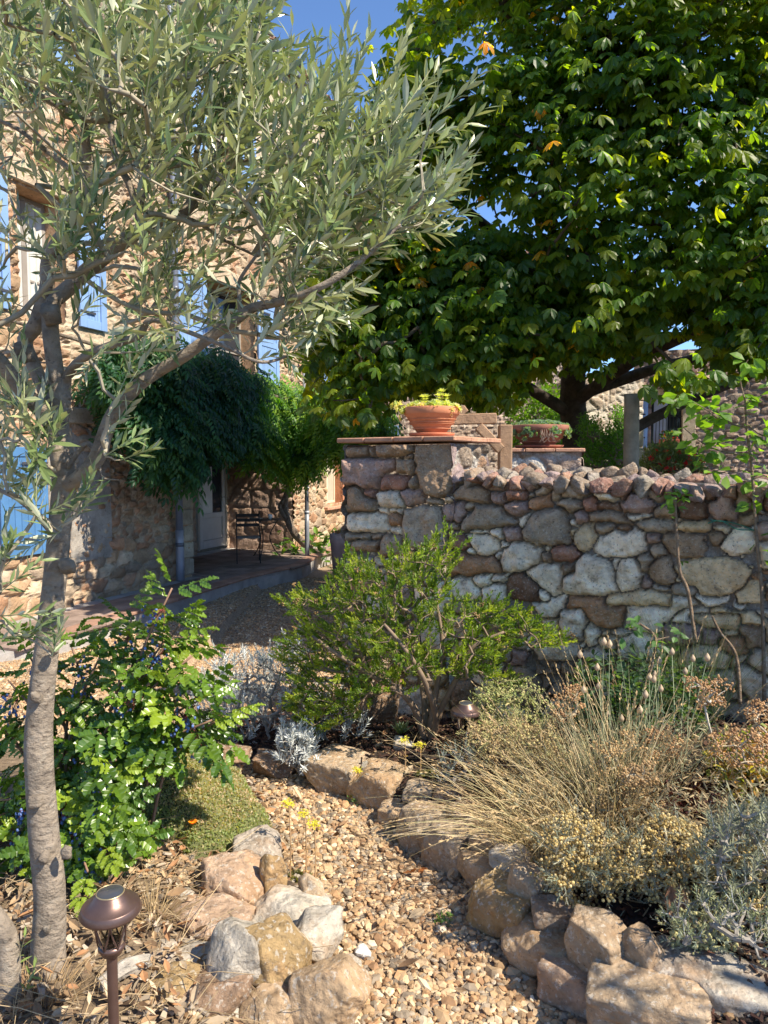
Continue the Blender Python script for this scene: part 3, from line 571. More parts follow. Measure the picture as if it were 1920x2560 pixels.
hgt = np.where(stone, (.030+.045*_h(sid, sid*3, sid*0, 3))*(1-np.exp(-np.maximum(d, 0)/.010))+.06*np.minimum(np.maximum(d, 0), .06), 0)
nrm = np.stack([_h(sid, sid, sid*0, 11)-.5, _h(sid, sid, sid*0, 12)-.5], -1)*.30
cen_ = np.array([p.mean(0) for p, _ in polys]); cs = np.where(traced[..., None], cen_[np.clip(ci, 0, len(polys)-1)], np.stack([S_, Z_], -1))
fa = 1-np.abs(fbm(v3(S_*7+sid*3.7, Z_*7+sid), 4, 51)); hgt = hgt+stone*(nrm[..., 0]*(S_-cs[..., 0])+nrm[..., 1]*(Z_-cs[..., 1])+.030*(fa-.75)+.008*fbm(v3(S_*40+sid, Z_*40), 3, 52))
hgt = hgt-np.where(stone, 0, .026+.012*fbm(v3(S_*40, Z_*40), 4, 53))
keys = 'TWRGPYDO'; tabs = np.array([ST[k] for k in keys]); ck = np.array([keys.index(c) for _, c in polys])
cidx = np.where(traced, ck[np.clip(ci, 0, len(ck)-1)], np.array([0, 1, 1, 3, 4, 5, 5, 7, 1])[(_h(sid, sid, sid*0, 21)*8.99).astype(int)])
col = tabs[cidx]*np.array([1.42, 1.24, 1.04])*(.86+.28*_h(sid, sid, sid*0, 22))[..., None]*(1+.16*fbm(v3(S_*8+sid, Z_*8), 4, 55))[..., None]
mort = np.array([.20, .175, .15])*(1+.25*fbm(v3(S_*30, Z_*30), 4, 56))[..., None]; col = np.where(stone[..., None], col, mort)
edge = np.minimum(1, np.maximum(0, (WT(S_)-Z_)/.02))
Pw = np.stack([WA[0]+WDIR[0]*S_+WN[0]*hgt, WA[1]+WDIR[1]*S_+WN[1]*hgt, Z_], -1)
idx = np.arange(S_.size).reshape(S_.shape); q4 = np.stack([idx[:-1, :-1], idx[1:, :-1], idx[1:, 1:], idx[:-1, 1:]], -1)
keepf = (Z_[1:, 1:] < WT(S_[1:, 1:]))
wall = thing('garden_wall', 'rubble stone garden wall with a brick capped pillar at its left end', 'wall', (WA[0], WA[1], 0))
mb = MB(); mb.add(Pw.reshape(-1, 3), q4[keepf], col.reshape(-1, 3)); mb.build('stonework', M['wall_rock'], wall, smooth=True)
WD3 = np.array([*WDIR, 0]); WN3 = np.array([*WN, 0]); A3 = np.array([*WA, 0]); ZV = np.array([0, 0, 1.])
mb = MB(); box(mb, A3+WD3*.78-WN3*.02+ZV*-.5, [WD3*3.1, -WN3*.42, ZV*1.98], (.3, .27, .24)); mb.build('wall_core', M['wall_rock'], wall)
# pillar: side faces as masonry heightfields
def panel(mbx, o, u, n, s0, s1, z0, z1, st, cw, ch, cols, seed, mortc, relief=.03, holes=(), plaster=None, joint=.010, warp=.02):
    gs_ = np.linspace(s0, s1, int((s1-s0)/st)+1); gz_ = np.linspace(z0, z1, int((z1-z0)/st)+1); A, B = np.meshgrid(gs_, gz_, indexing='ij')
    wa = A+warp*fbm(v3(A*6, B*6), 3, seed); wb = B+warp*fbm(v3(A*6+5, B*6), 3, seed+1)
    big = vnoise(v3(A*1.2, B*1.2), seed+2) > .1
    a1, a2, i1 = cells(wa, wb, cw, ch, seed+3); b1, b2, i2 = cells(wa, wb, cw*.55, ch*.6, seed+9); i2 = i2+999999
    dd = np.where(big, (a2-a1)*cw/.16*.5, (b2-b1)*cw*.55/.16*.5); id_ = np.where(big, i1, i2); dd = dd-joint; stn = dd > 0
    h = np.where(stn, relief*(.6+.8*_h(id_, id_, id_*0, 3))*(1-np.exp(-np.maximum(dd, 0)/.02)), 0)+stn*relief*.5*fbm(v3(A*9+id_ % 97, B*9), 4, seed)+relief*.25*fbm(v3(A*25, B*25), 3, seed+4)*~stn
    cols = np.array(cols); c = cols[(_h(id_, id_, id_*0, 5)*(len(cols)-.01)).astype(int)]*(.8+.4*_h(id_, id_, id_*0, 6))[..., None]
    c = np.where(stn[..., None], c, np.array(mortc)*(1+.2*fbm(v3(A*12, B*12), 3, seed+8))[..., None])
    if plaster is not None:
        pm = plaster(A, B)[..., None]; pc = np.array([.52, .43, .31])*(1+.16*fbm(v3(A*2, B*2), 4, 77))[..., None]; c = c*(1-pm)+pc*pm; h = h*(1-pm[..., 0])+pm[..., 0]*relief*.9
    Pp = np.asarray(o)+A[..., None]*np.asarray(u)+B[..., None]*ZV+h[..., None]*np.asarray(n)
    ix = np.arange(A.size).reshape(A.shape); q = np.stack([ix[:-1, :-1], ix[1:, :-1], ix[1:, 1:], ix[:-1, 1:]], -1); ca = (A[:-1, :-1]+A[1:, 1:])/2; cb = (B[:-1, :-1]+B[1:, 1:])/2
    k = np.ones(ca.shape, bool)
    for (h0, h1, v0, v1) in holes: k &= ~((ca > h0) & (ca < h1) & (cb > v0) & (cb < v1))
    q = q[k]
    if np.dot(np.cross(u, ZV), n) < 0: q = q[:, ::-1]
    mbx.add(Pp.reshape(-1, 3), q, c.reshape(-1, 3))
mb = MB(); rc = A3+WD3*.765
panel(mb, rc+WN3*.05, -WN3, WD3, 0, .62, -.35, 1.705, .009, .24, .17, [ST['T'], ST['W'], ST['P'], ST['O']], 61, (.33, .30, .26), .035)
panel(mb, A3-WN3*.6, WN3, -WD3, 0, .64, -.5, 1.705, .012, .24, .17, [ST['T'], ST['W'], ST['P']], 64, (.33, .30, .26), .035)
box(mb, A3+WD3*.01-WN3*.02+ZV*-.5, [WD3*.75, -WN3*.58, ZV*2.2], (.3, .25, .2)); mb.build('pillar', M['wall_rock'], wall, smooth=True)
mb = MB()
for i in range(4):
    for j in range(3):
        bbox(mb, A3-WD3*.045+WN3*.075+ZV*ZCAP+WD3*(i*.218+.002)-WN3*(j*.252+.002)+ZV*U(-.001, .003), [WD3*.214, -WN3*.248, ZV*.032], np.array([.50, .27, .17])*U(.8, 1.15), .006)
mb.build('brick_cap', M['brick'], wall)
# loose rounded stones along the wall top
mb = MB(); s = .80
for row in range(3):
    s = .80+.03*row
    while s < 3.9:
        w = U(.055, .13); h = U(.05, .095); zt = float(WT(np.array(s)))
        v, f = rock_shape(3, int(s*1000)+row*31, 10, .08); R = np.stack([WD3, -WN3, ZV], 1); yaw = U(-.4, .4)
        v = v*np.array([w*1.1, U(.11, .17), h*1.3]); v = v@np.array([[math.cos(yaw), math.sin(yaw), 0], [-math.sin(yaw), math.cos(yaw), 0], [0, 0, 1]]); rl = U(-.6, .6); v = v@np.array([[math.cos(rl), 0, math.sin(rl)], [0, 1, 0], [-math.sin(rl), 0, math.cos(rl)]])
        c = A3+WD3*(s+w/2)+WN3*(.03-row*.16+U(-.03, .02))+ZV*(zt-.012+.018*row+U(-.018, .018)); k = 'PPTGPRTPGR'[rng.integers(0, 10)]
        mb.add(v@R.T+c, f, np.array(ST[k])*U(.85, 1.2)); s += w*.93
mb.build('coping_stones', M['wall_rock'], wall, smooth=True)
# second pillar beyond the steps
def pil2():
    c = W(1350, 1150, 6.1); c[2] = 0; u = norm(np.array([1, -.16, 0])); n = np.array([-u[1]*-1, 0, 0]); n = np.array([u[1], -u[0], 0]); L = .66; o = c-u*L/2
    t = thing('stone_pillar', 'small stone pillar with a flat brick cap, standing right of the timber frame', 'pillar', c)
    m_ = MB(); panel(m_, o, u, n, 0, L, -.3, 1.665, .011, .30, .18, [ST['T'], ST['W'], (.42, .33, .27)], 71, (.4, .35, .29), .02)
    panel(m_, o+u*L, -n, u, 0, .5, -.3, 1.665, .011, .30, .18, [ST['T'], ST['W'], (.42, .33, .27)], 72, (.4, .35, .29), .02); box(m_, o-n*.5, [u*L, n*.49, ZV*1.66], (.4, .34, .28)); m_.build('shaft', M['wall_rock'], t, smooth=True)
    m_ = MB()
    for i in range(3):
        for j in range(2): bbox(m_, o-u*.03+n*.035+ZV*1.668+u*(i*.24)-n*(j*.27), [u*.236, -n*.266, ZV*.03], np.array([.50, .28, .18])*U(.85, 1.1), .005)
    m_.build('brick_cap', M['brick'], t); return c, u, n, o, L
P2C, P2U, P2N, P2O, P2L = pil2()

# ------------------------------------------------------------------ pots on the pillars
def bowl(name, label, c, r, h, colr, saucer=True):
    t = thing(name, label, 'plant pot', c); m_ = MB(); z0 = .028 if saucer else 0
    pr = [(0, z0), (r*.50, z0), (r*.54, z0+.004), (r*.66, z0+h*.22), (r*.80, z0+h*.45), (r*.90, z0+h*.62), (r*.92, z0+h*.64), (r*.93, z0+h*.67), (r*.97, z0+h*.70), (r*1.0, z0+h*.74), (r*1.01, z0+h*.97), (r*.99, z0+h), (r*.93, z0+h), (r*.90, z0+h*.9), (0, z0+h*.88)]
    lathe(m_, c, pr, colr, 48)
    for zz in (.16, .34, .40, .52): lathe(m_, c, [(r*(.60+.5*zz)+.002, z0+h*zz-.003), (r*(.60+.52*zz)+.004, z0+h*zz), (r*(.60+.5*zz)+.003, z0+h*zz+.003)], np.array(colr)*.93, 48)
    m_.build('bowl', M['terracotta'], t, smooth=True)
    m_ = MB(); lathe(m_, np.array(c)+[0, 0, z0], [(r*.90, h*.88), (r*.5, h*.93), (0, h*.95)], (.07, .05, .035), 24); m_.build('potting_soil', M['soil'], t, smooth=True)
    if saucer:
        m_ = MB(); lathe(m_, c, [(0, 0.001), (r*.70, 0.001), (r*.80, .010), (r*.84, .026), (r*.80, .027), (r*.74, .014), (0, .013)], np.array(colr)*[.9, .75, .75], 40); m_.build('saucer', M['terracotta'], t, smooth=True)
    return t
ctr1 = A3+WD3*.545-WN3*.17+ZV*(ZCAP+.035); bowl('terracotta_bowl', 'bright terracotta bowl on a saucer on the nearer pillar', ctr1, .182, .165, (.56, .225, .115))
ctr2 = P2C+P2N*-.2+ZV*1.70; bowl('terracotta_bowl', 'dark brown bowl on the pillar beside the chestnut trunk', ctr2, .245, .165, (.30, .13, .085))
def rosettes(name, label, c, r, n, size, cols, hang=None, stems=0, stemh=.1):
    mb_ = MB(); a = U(0, 2*np.pi, n); rr = r*np.sqrt(U(0, 1, n)); P = np.asarray(c)+np.stack([np.cos(a)*rr, np.sin(a)*rr, .03*(1-(rr/r)**2)+U(0, .02, n)], -1); cols = np.array(cols)
    up = norm(np.stack([np.cos(a)*rr/r*.8, np.sin(a)*rr/r*.8, np.full(n, 1.)], -1)+rng.normal(0, .2, (n, 3)))
    R = frames(norm(np.cross(up, [.2, 1, .1])), up); scatter(mb_, T_ROSE, R, P, size*U(.7, 1.2, n), cols[rng.integers(0, len(cols), n)]*U(.8, 1.2, (n, 1)))
    for i in range(stems):
        aa = U(-1.2, 1.2); h = stemh*U(.6, 1.1); p0 = np.asarray(c)+[U(-.6, .6)*r, U(-.3, .3)*r, 0]; p1 = p0+[U(-.02, .02), 0, h]
        tubes(mb_, np.stack([p0, (p0+p1)/2, p1])[None], .0035, np.array([.4, .28, .18])[None], 5)
        for zz in (1, .8, .55): scatter(mb_, T_ROSE, frames(np.array([[1., .2, .1]]), np.array([0, 0, 1.])), [p0+(p1-p0)*zz], size*(1.25 if zz == 1 else .8), cols[:1])
    if hang is not None:
        for q in hang:
            q = np.asarray(q); k = 5; P = np.asarray(c)+q[None]*np.linspace(.8, 1, k)[:, None]*[1, 1, 0]+np.array([0, 0, 1])*(q[2]*np.linspace(0, 1, k))[:, None]+rng.normal(0, .01, (k, 3))
            scatter(mb_, T_ROSE, frames(rng.normal(size=(k, 3)), norm(q*[1, 1, 0]+[0, 0, .05])), P, size*U(.8, 1.1, k), cols[rng.integers(0, len(cols), k)])
    return tag(mb_.build(name, M['leaf'], smooth=False, origin=c), label, 'succulent')
rosettes('succulent', 'pale yellow green stonecrop rosettes in the bright terracotta bowl', ctr1+ZV*.185, .165, 70, .030, [[.42, .46, .20], [.36, .42, .17], [.55, .50, .28]], [(-.20, -.02, -.02), (-.235, .0, .0), (-.21, .03, .03), (-.26, .03, .02), (.12, -.13, -.02), (-.20, -.06, -.04), (.15, -.10, -.01)], 6, .11)
hg = [(.25*math.cos(a), .25*math.sin(a), U(-.09, -.01)) for a in U(math.pi, 2*math.pi, 26)]
rosettes('succulent', 'blue green stonecrop spilling over the dark bowl by the chestnut', ctr2+ZV*.18, .235, 190, .026, [[.17, .27, .20], [.22, .31, .22], [.13, .22, .16]], hg)
mb = MB()
for i in range(16):
    x = U(-.06, .06); p0 = ctr2+ZV*.15+P2U*x-np.array([0, .245, 0]); tubes(mb, np.stack([p0, p0+[U(-.02, .02), -.012, -.05], p0+[U(-.04, .04), -.004, -U(.07, .11)]])[None], .0022, np.array([.45, .33, .24])[None], 4)
tag(mb.build('dried_stems', M['dry'], origin=ctr2), 'dry tan roots hanging over the front of the dark bowl', 'dry stems')

# ------------------------------------------------------------------ the stone house on the left
HO = np.array([-3.05, 11.6, 0]); HU = norm(np.array([1, 2.7, 0])); HN = np.array([HU[1], -HU[0], 0])
def hp(s, n, z): return HO+HU*s+HN*n+ZV*z
def hs(px): return (7.35/(.3704-(px-960)/F)-11.6)/HU[1]       # facade position seen at that column
TZ = -.20
house = thing('stone_house', 'old rubble stone house with blue shutters behind the olive tree', 'house', hp(0, 0, TZ))
holes = []
win = []                                  # (s0, s1, z0, z1, kind)
w1 = (hs(62), hs(172), 3.27, 4.72); w2 = (hs(517), hs(637), 3.0, 4.50); w3 = (hs(812), hs(852), .62, 1.95); w0 = (hs(-330), hs(-20), .55, 1.95)
w4 = (hs(820), hs(870), 3.0, 4.45); w5 = (hs(528), hs(600), 6.1, 7.5); w6 = (hs(-480), hs(-180), 3.27, 4.72)
w7 = (hs(20), hs(150), 6.1, 7.5)
holes = [w1, w2, w3, w0, w4, w5, w6, w7, (0.02, 3.5, -1, 2.35)]
pl = lambda a, b: np.clip(sstep(5.0, 6.2, b+1.2*fbm(v3(a*1.1, b*1.1), 3, 91))*.9+sstep(.25, .5, fbm(v3(a*.9+7, b*.9), 3, 92))*.8*sstep(2.4, 3.2, b), 0, 1)
mb = MB()
HCOL = [(.40, .27, .165), (.47, .34, .22), (.34, .22, .14), (.50, .40, .28), (.37, .29, .21), (.43, .25, .15)]
panel(mb, HO, HU, HN, -6.5, 9, -.45, 9.05, .03, .30, .17, HCOL, 101, (.46, .37, .27), .045, holes, pl, .012, .04)
mb.build('facade_wall', M['masonry'], house, smooth=False)
mb = MB(); zs = -.18
for i in range(10):                      # dressed quoins at the porch corner
    h = .255; L = .36 if i % 2 else .26; bbox(mb, hp(.02-L, -.02, TZ+i*.26+.02), [HU*L, HN*.075, ZV*(h-.012)], np.array([.45, .39, .30])*U(.8, 1.1), .018)
mb.build('quoins', M['masonry'], house)
mb = MB()                               # porch: back wall, right return, left return, ceiling
panel(mb, hp(0, -1.5, 0), HU, HN, -.2, 3.6, -.3, 2.4, .04, .3, .2, [(.36, .26, .19), (.42, .32, .24), (.30, .2, .15)], 131, (.42, .33, .26), .03, [(2.33, 3.42, -1, 1.98)])
panel(mb, hp(3.5, 0, 0), -HN, -HU, 0, 1.52, -.3, 2.4, .03, .55, .34, [(.40, .28, .21), (.46, .33, .26), (.33, .22, .17)], 135, (.45, .34, .27), .03)
panel(mb, hp(0, -1.5, 0), HN, HU, 0, 1.5, -.3, 2.4, .05, .4, .25, [(.40, .3, .22)], 136, (.4, .33, .27), .03)
box(mb, hp(-.2, -1.6, 2.36), [HU*3.9, HN*1.58, ZV*.1], (.3, .24, .18)); mb.build('porch_wall', M['masonry'], house)
def reveal(w, dep=.42, c=(.55, .36, .22), surround=.14, sc=(.56, .44, .31), lintel=True):
    s0, s1, z0, z1 = w; m_ = MB(); t = .05
    box(m_, hp(s0-.0, .012, z0-.03), [-HU*.06, -HN*dep, ZV*(z1-z0+.06)], c); box(m_, hp(s1, .012, z0-.03), [HU*.06, -HN*dep, ZV*(z1-z0+.06)], c)
    box(m_, hp(s0-.05, .012, z1), [HU*(s1-s0+.1), -HN*dep, ZV*.06], c); box(m_, hp(s0-.05, .012, z0-.06), [HU*(s1-s0+.1), -HN*dep, ZV*.06], np.array(c)*.8)
    if lintel: bbox(m_, hp(s0-.16, -.01, z1+.03), [HU*(s1-s0+.32), HN*.075, ZV*.24], sc, .01)
    o = m_.build('window_surround', M['masonry'], house); return o
def window(w, dep=.30, frame=(.30, .27, .24), curtain=None, glass='pane', bars=True):
    s0, s1, z0, z1 = w; m_ = MB(); f = .055
    for a, b in ((s0, s0+f), (s1-f, s1)): bbox(m_, hp(a, -dep, z0), [HU*(b-a), HN*.05, ZV*(z1-z0)], frame, .006)
    for a, b in ((z0, z0+f), (z1-f, z1)): bbox(m_, hp(s0+f, -dep, a), [HU*(s1-s0-2*f), HN*.05, ZV*(b-a)], frame, .006)
    mid = (s0+s1)/2; bbox(m_, hp(mid-.04, -dep+.004, z0+f), [HU*.08, HN*.052, ZV*(z1-z0-2*f)], frame, .006)
    if bars:
        for k in (1, 2):
            zz = z0+(z1-z0)*k/3
            for a, b in ((s0+f, mid-.04), (mid+.04, s1-f)): box(m_, hp(a, -dep+.01, zz-.012), [HU*(b-a), HN*.03, ZV*.024], frame)
    o = m_.build('window', M['paint'], house)
    g = MB(); box(g, hp(s0+.03, -dep+.012, z0+.03), [HU*(s1-s0-.06), HN*.006, ZV*(z1-z0-.06)]); g.build('pane', M[glass], o)
    if curtain:
        g = MB(); n_ = 60; a = np.linspace(s0+.04, s1-.04, n_); zz = np.array([z0+.03, z1-.03]); A, B = np.meshgrid(a, zz, indexing='ij'); P = HO+A[..., None]*HU+B[..., None]*ZV+(-dep+.035+.012*np.sin(A*60))[..., None]*HN
        ix = np.arange(2*n_).reshape(n_, 2); g.add(P.reshape(-1, 3), np.stack([ix[:-1, 0], ix[1:, 0], ix[1:, 1], ix[:-1, 1]], -1), curtain); g.build('curtain', M['paint'], o)
    return o
for w, cu in ((w1, (.55, .55, .52)), (w2, None), (w4, None), (w5, None), (w6, (.5, .5, .48)), (w7, None), (w0, None)): reveal(w); window(w, curtain=cu)
reveal(w3, .25, (.50, .24, .14), sc=(.5, .25, .15)); window(w3, .2, (.62, .55, .42), curtain=(.5, .44, .34), bars=False)
m_ = MB()
for k in range(12): bbox(m_, hp(w3[1]+.0+(k % 2)*.0, -.02, .55+k*.125), [HU*(.34 if k % 2 else .24), HN*.085, ZV*.112], np.array([.48, .23, .14])*U(.8, 1.2), .008)
bbox(m_, hp(w3[0]-.1, -.02, .50), [HU*(w3[1]-w3[0]+.2), HN*.14, ZV*.07], (.55, .3, .2), .01); m_.build('window_surround', M['brick'], house)
m_ = MB(); bbox(m_, hp(w2[0]-.1, -.02, w2[2]-.13), [HU*(w2[1]-w2[0]+.35), HN*.12, ZV*.10], (.30, .25, .20), .01); m_.build('window_sill', M['masonry'], house)
BLUE = (.22, .36, .62)
def shutter(s0, s1, z0, z1, name='shutter', colr=BLUE, par=None, n=.05, ang=0.):
    m_ = MB(); c = np.array(colr); L = abs(s1-s0); sg = np.sign(s1-s0); u = HU*math.cos(ang)*sg+HN*math.sin(ang); nn = HN*math.cos(ang)-HU*sg*math.sin(ang); o = hp(s0, n, z0); H_ = z1-z0; fr = .11
    nb = 5; bw = (L-2*fr)/nb
    for k in range(nb): bbox(m_, o+u*(fr+k*bw+.002)+ZV*fr, [u*(bw-.004), nn*.022, ZV*(H_-2*fr)], c*U(.88, 1.05), .004)
    for a in (0, L-fr): bbox(m_, o+u*a, [u*(fr-.001), nn*.036, ZV*H_], c*U(.93, 1.04), .005)
    for b in (0, H_*.5-fr/2, H_-fr): bbox(m_, o+u*(fr+.001)+ZV*b, [u*(L-2*fr-.002), nn*.034, ZV*fr], c*U(.92, 1.03), .005)
    sh = m_.build(name, M['blue_paint'], par or house)
    for b in (.18, H_-.2): h = MB(); box(h, o+u*.0+nn*.037+ZV*b, [u*L*.55, nn*.005, ZV*.03], (.05, .055, .07)); h.build('hinge', M['iron'], sh)
    return sh
zr = (3.27, 4.75)
shutter(hs(200), hs(266), *zr); shutter(hs(30), hs(-55), *zr); shutter(hs(444), hs(514), 3.0, 4.46); shutter(hs(641), hs(692), 3.0, 4.47)
shutter(hs(790), hs(822), 3.0, 4.46); shutter(hs(874), hs(905), 3.0, 4.46); shutter(hs(604), hs(640), 6.1, 7.45); shutter(hs(522), hs(480), 6.1, 7.45); shutter(hs(106), hs(-15), .50, 1.75, colr=(.085, .21, .42))
shutter(hs(155), hs(220), 6.1, 7.45)
m_ = MB(); bbox(m_, hp(hs(112), -.01, TZ+.5), [HU*.30, HN*.07, ZV*1.75], (.42, .38, .32), .012); bbox(m_, hp(hs(112), -.02, 2.06), [HU*.8, HN*.07, ZV*.2], (.42, .36, .28), .012)
bbox(m_, hp(hs(168), -.01, TZ+.5), [HU*.75, HN*.045, ZV*1.7], (.36, .33, .29), .02); m_.build('stone_jamb', M['masonry'], house)
def pipe(px, z0, z1, r=.05, c=(.16, .18, .23), name='downpipe', low=True):
    s = hs(px); m_ = MB(); limb(m_, [hp(s, .13, z1), hp(s, .13, (z0+z1)/2), hp(s, .13, z0)], [r, r], c, 16, 6)
    for zz in np.arange(z0+.5, z1, 1.9): limb(m_, [hp(s, .13, zz), hp(s, .13, zz+.06)], [r*1.18, r*1.18], np.array(c)*.7, 16, 3)
    if low: limb(m_, [hp(s, .131, z0+.75), hp(s, .131, z0-.02)], [r*1.14, r*1.14], (.30, .32, .38), 16, 4)
    return m_.build(name, M['zinc'], house, smooth=True)
pipe(428, TZ, 9, .055); pipe(747, 2.2, 9, .03, (.45, .47, .5), low=False)
m_ = MB(); limb(m_, [hp(-6.5, .16, 9.02), hp(9, .16, 9.02)], [.07, .07], (.2, .21, .25), 12, 8); m_.build('gutter', M['zinc'], house, smooth=True)
m_ = MB()                               # canal tile roof
for i in range(70):
    s = -6.5+i*.225
    for j in range(5):
        p0 = hp(s, .28-j*.42, 9.10+j*.15); p1 = hp(s, .28-(j+1)*.42-.05, 9.10+(j+1)*.15+.01); a = np.linspace(0, math.pi, 7)
        V = np.concatenate([[p+HU*(.10*math.cos(t)*w_)+ZV*(.07*math.sin(t)*w_) for t in a] for p, w_ in ((p0, 1.), (p1, .85))]); ix = np.arange(7)
        m_.add(V, np.stack([ix[:-1], ix[1:], ix[1:]+7, ix[:-1]+7], -1), np.array([.45, .27, .18])*U(.75, 1.2))
box(m_, hp(-6.5, .2, 9.03), [HU*15.5, -HN*5, ZV*.05+0*ZV], (.35, .25, .2)); m_.build('roof', M['tile'], house)
m_ = MB(); box(m_, hp(-6.5, -.46, -.5), [HU*6.4, -HN*5.5, ZV*9.45], (.4, .33, .25)); box(m_, hp(3.62, -.46, -.5), [HU*5.3, -HN*5, ZV*9.45], (.4, .33, .25)); box(m_, hp(-.1, -.46, 2.5), [HU*3.72, -HN*5.5, ZV*6.4], (.4, .33, .25))
m_.build('rear_walls', M['masonry'], house)
# white half-glazed door at the back of the porch
dm = MB(); s0, s1 = 2.36, 3.40; z0, z1 = TZ+.03, 1.95; wc = (.50, .50, .50)
for a, b in ((s0, s0+.06), (s1-.06, s1)): bbox(dm, hp(a, -1.53, z0), [HU*(b-a), HN*.06, ZV*(z1-z0)], (.36, .33, .29), .006)
for a in (s0+.07, s1-.17): bbox(dm, hp(a, -1.52, z0+.02), [HU*.10, HN*.045, ZV*(z1-z0-.05)], wc, .006)
for z, h in ((z0+.02, .16), (z0+.62, .10), (z1-.13, .11)): bbox(dm, hp(s0+.171, -1.52, z), [HU*(s1-s0-.342), HN*.044, ZV*h], wc, .006)
bbox(dm, hp(s0+.172, -1.525, z0+.181), [HU*(s1-s0-.344), HN*.03, ZV*.438], np.array(wc)*.93, .02); door = dm.build('door', M['paint'], house)
m_ = MB(); box(m_, hp(s0+.17, -1.515, z0+.72), [HU*(s1-s0-.34), HN*.008, ZV*(z1-z0-.85)]); m_.build('pane', M['pane'], door)
m_ = MB(); limb(m_, [hp(s1-.12, -1.47, .85), hp(s1-.12, -1.43, .85), hp(s1-.24, -1.43, .85)], [.009, .009], (.2, .2, .2), 6, 8); m_.build('handle', M['iron'], door)
m_ = MB(); box(m_, hp(s0+.2, -1.5, .22+TZ+.5), [HU*.34, HN*.004, ZV*.95], (.62, .62, .60)); m_.build('curtain', M['paint'], door)
# terrace
tp = [hp(-7, .0, 0), (-4.0, 6.2, 0), (-3.38, 7.3, 0), (-3.1, 8.3, 0), (-2.1, 11.4, 0), (-1.42, 12.7, 0), (-1.25, 14.0, 0), hp(4.2, .8, 0), hp(9, .6, 0), hp(9, -.05, 0), hp(3.56, -.05, 0), hp(3.56, -1.6, 0), hp(-.05, -1.6, 0), hp(-.05, -.05, 0)]
tp = np.array([np.array(q)*[1, 1, 0] for q in tp]); n_ = len(tp); m_ = MB()
def slab(m_, pts, z0, z1, c):
    n_ = len(pts); V = np.concatenate([pts*[1, 1, 0]+[0, 0, z1], pts*[1, 1, 0]+[0, 0, z0]]); ix = np.arange(n_); j = (ix+1) % n_
    m_.add(V, [np.stack([ix, ix+n_, j+n_, j], -1)[:, ::-1], ix[None, ::1]], c)
slab(m_, tp, -.9, TZ-.03, (.40, .38, .36)); tag(m_.build('terrace', M['paving']), kind='structure')
m_ = MB(); tw = .30
for i in range(-26, 34):                 # terracotta paving on top
    for j in range(-6, 8):
        c = hp(i*tw, j*tw+.0, 0); 
        if polysd(np.array([c[0]+.07]), np.array([c[1]+.1]), tp[:, :2])[0] < .17: continue
        bbox(m_, hp(i*tw+.003, j*tw+.003, TZ-.029), [HU*(tw-.006), HN*(tw-.006), ZV*.028], np.array([.30, .225, .185])*U(.7, 1.15), .004)
ed = tp[2:8]
for a, b in zip(ed[:-1], ed[1:]):
    L = np.linalg.norm(b-a); k = max(1, int(L/.31)); u = (b-a)/L; nn = np.array([u[1], -u[0], 0])
    for q in range(k): bbox(m_, a+u*(q*L/k+.002)+nn*.025+ZV*(TZ-.030), [u*(L/k-.004), -nn*.22, ZV*.034], np.array([.40, .24, .17])*U(.75, 1.1), .006)
tag(m_.build('terrace_paving', M['paving']), kind='structure')

# ------------------------------------------------------------------ cafe chair, table and things near the door
def chair():
    c = hp(1.55, .12, TZ); t = thing('folding_chair', 'dark slatted folding chair beside the small table in the porch', 'chair', c); a = math.radians(12); u = np.array([math.cos(a), math.sin(a), 0]); w = np.array([-u[1], u[0], 0])
    dk = (.035, .03, .028); m_ = MB()
    for sx in (-.2, .2):
        for pts in ([(-.19, 0), (.0, .43), (.19, .88)], [(.22, 0), (.0, .22), (-.19, .44)]): limb(m_, [c+u*sx+w*p+ZV*z for p, z in pts], [.011, .011], dk, 6, 10)
    m_.build('frame', M['iron'], t, smooth=True); m_ = MB()
    for k in range(6): bbox(m_, c-u*.20+w*(-.19+k*.062)+ZV*.44, [u*.40, w*.045, ZV*.014], (.30, .27, .25), .003)
    m_.build('seat', M['wood'], t); m_ = MB()
    for k in range(3): bbox(m_, c-u*.20+w*(.145+k*.022)+ZV*(.62+k*.085), [u*.40, w*.014, ZV*.055], (.05, .042, .04), .003)
    m_.build('backrest', M['wood'], t)
    c2 = hp(2.25, .05, TZ); t = thing('bistro_table', 'small round dark metal table with thin curved legs', 'table', c2); m_ = MB()
    lathe(m_, c2+ZV*.70, [(0, .018), (.31, .018), (.325, .009), (.31, 0), (0, 0)], (.06, .055, .05), 32); m_.build('tabletop', M['iron'], t, smooth=True)
    for k in range(3):
        an = k*2.1+.4; d_ = np.array([math.cos(an), math.sin(an), 0]); m_ = MB(); limb(m_, [c2+d_*.26+ZV*.69, c2+d_*.10+ZV*.40, c2+d_*.18+ZV*.15, c2+d_*.30], [.010, .010], dk, 6, 16); m_.build('leg', M['iron'], t, smooth=True)
    q = c2+ZV*.718+u*.10-w*.1; t = thing('coffee_cup', 'white cup standing on the little dark table', 'cup', q); m_ = MB()
    lathe(m_, q, [(0, .002), (.028, .002), (.036, .05), (.042, .09), (.039, .09), (.03, .01), (0, .008)], (.75, .76, .78), 20); m_.build('body', M['paint'], t, smooth=True)
    m_ = MB(); limb(m_, [q+u*.038+ZV*.07, q+u*.065+ZV*.055, q+u*.033+ZV*.025], [.005, .005], (.75, .76, .78), 6, 8); m_.build('handle', M['paint'], t, smooth=True)
    q = c2+ZV*.718-u*.14-w*.06; m_ = MB(); lathe(m_, q, [(0, .002), (.07, .004), (.11, .014), (.108, .017), (.06, .009), (0, .008)], (.62, .62, .62), 24); tag(m_.build('plate', M['paint'], smooth=True, origin=q), 'pale plate beside the cup on the little table', 'plate')
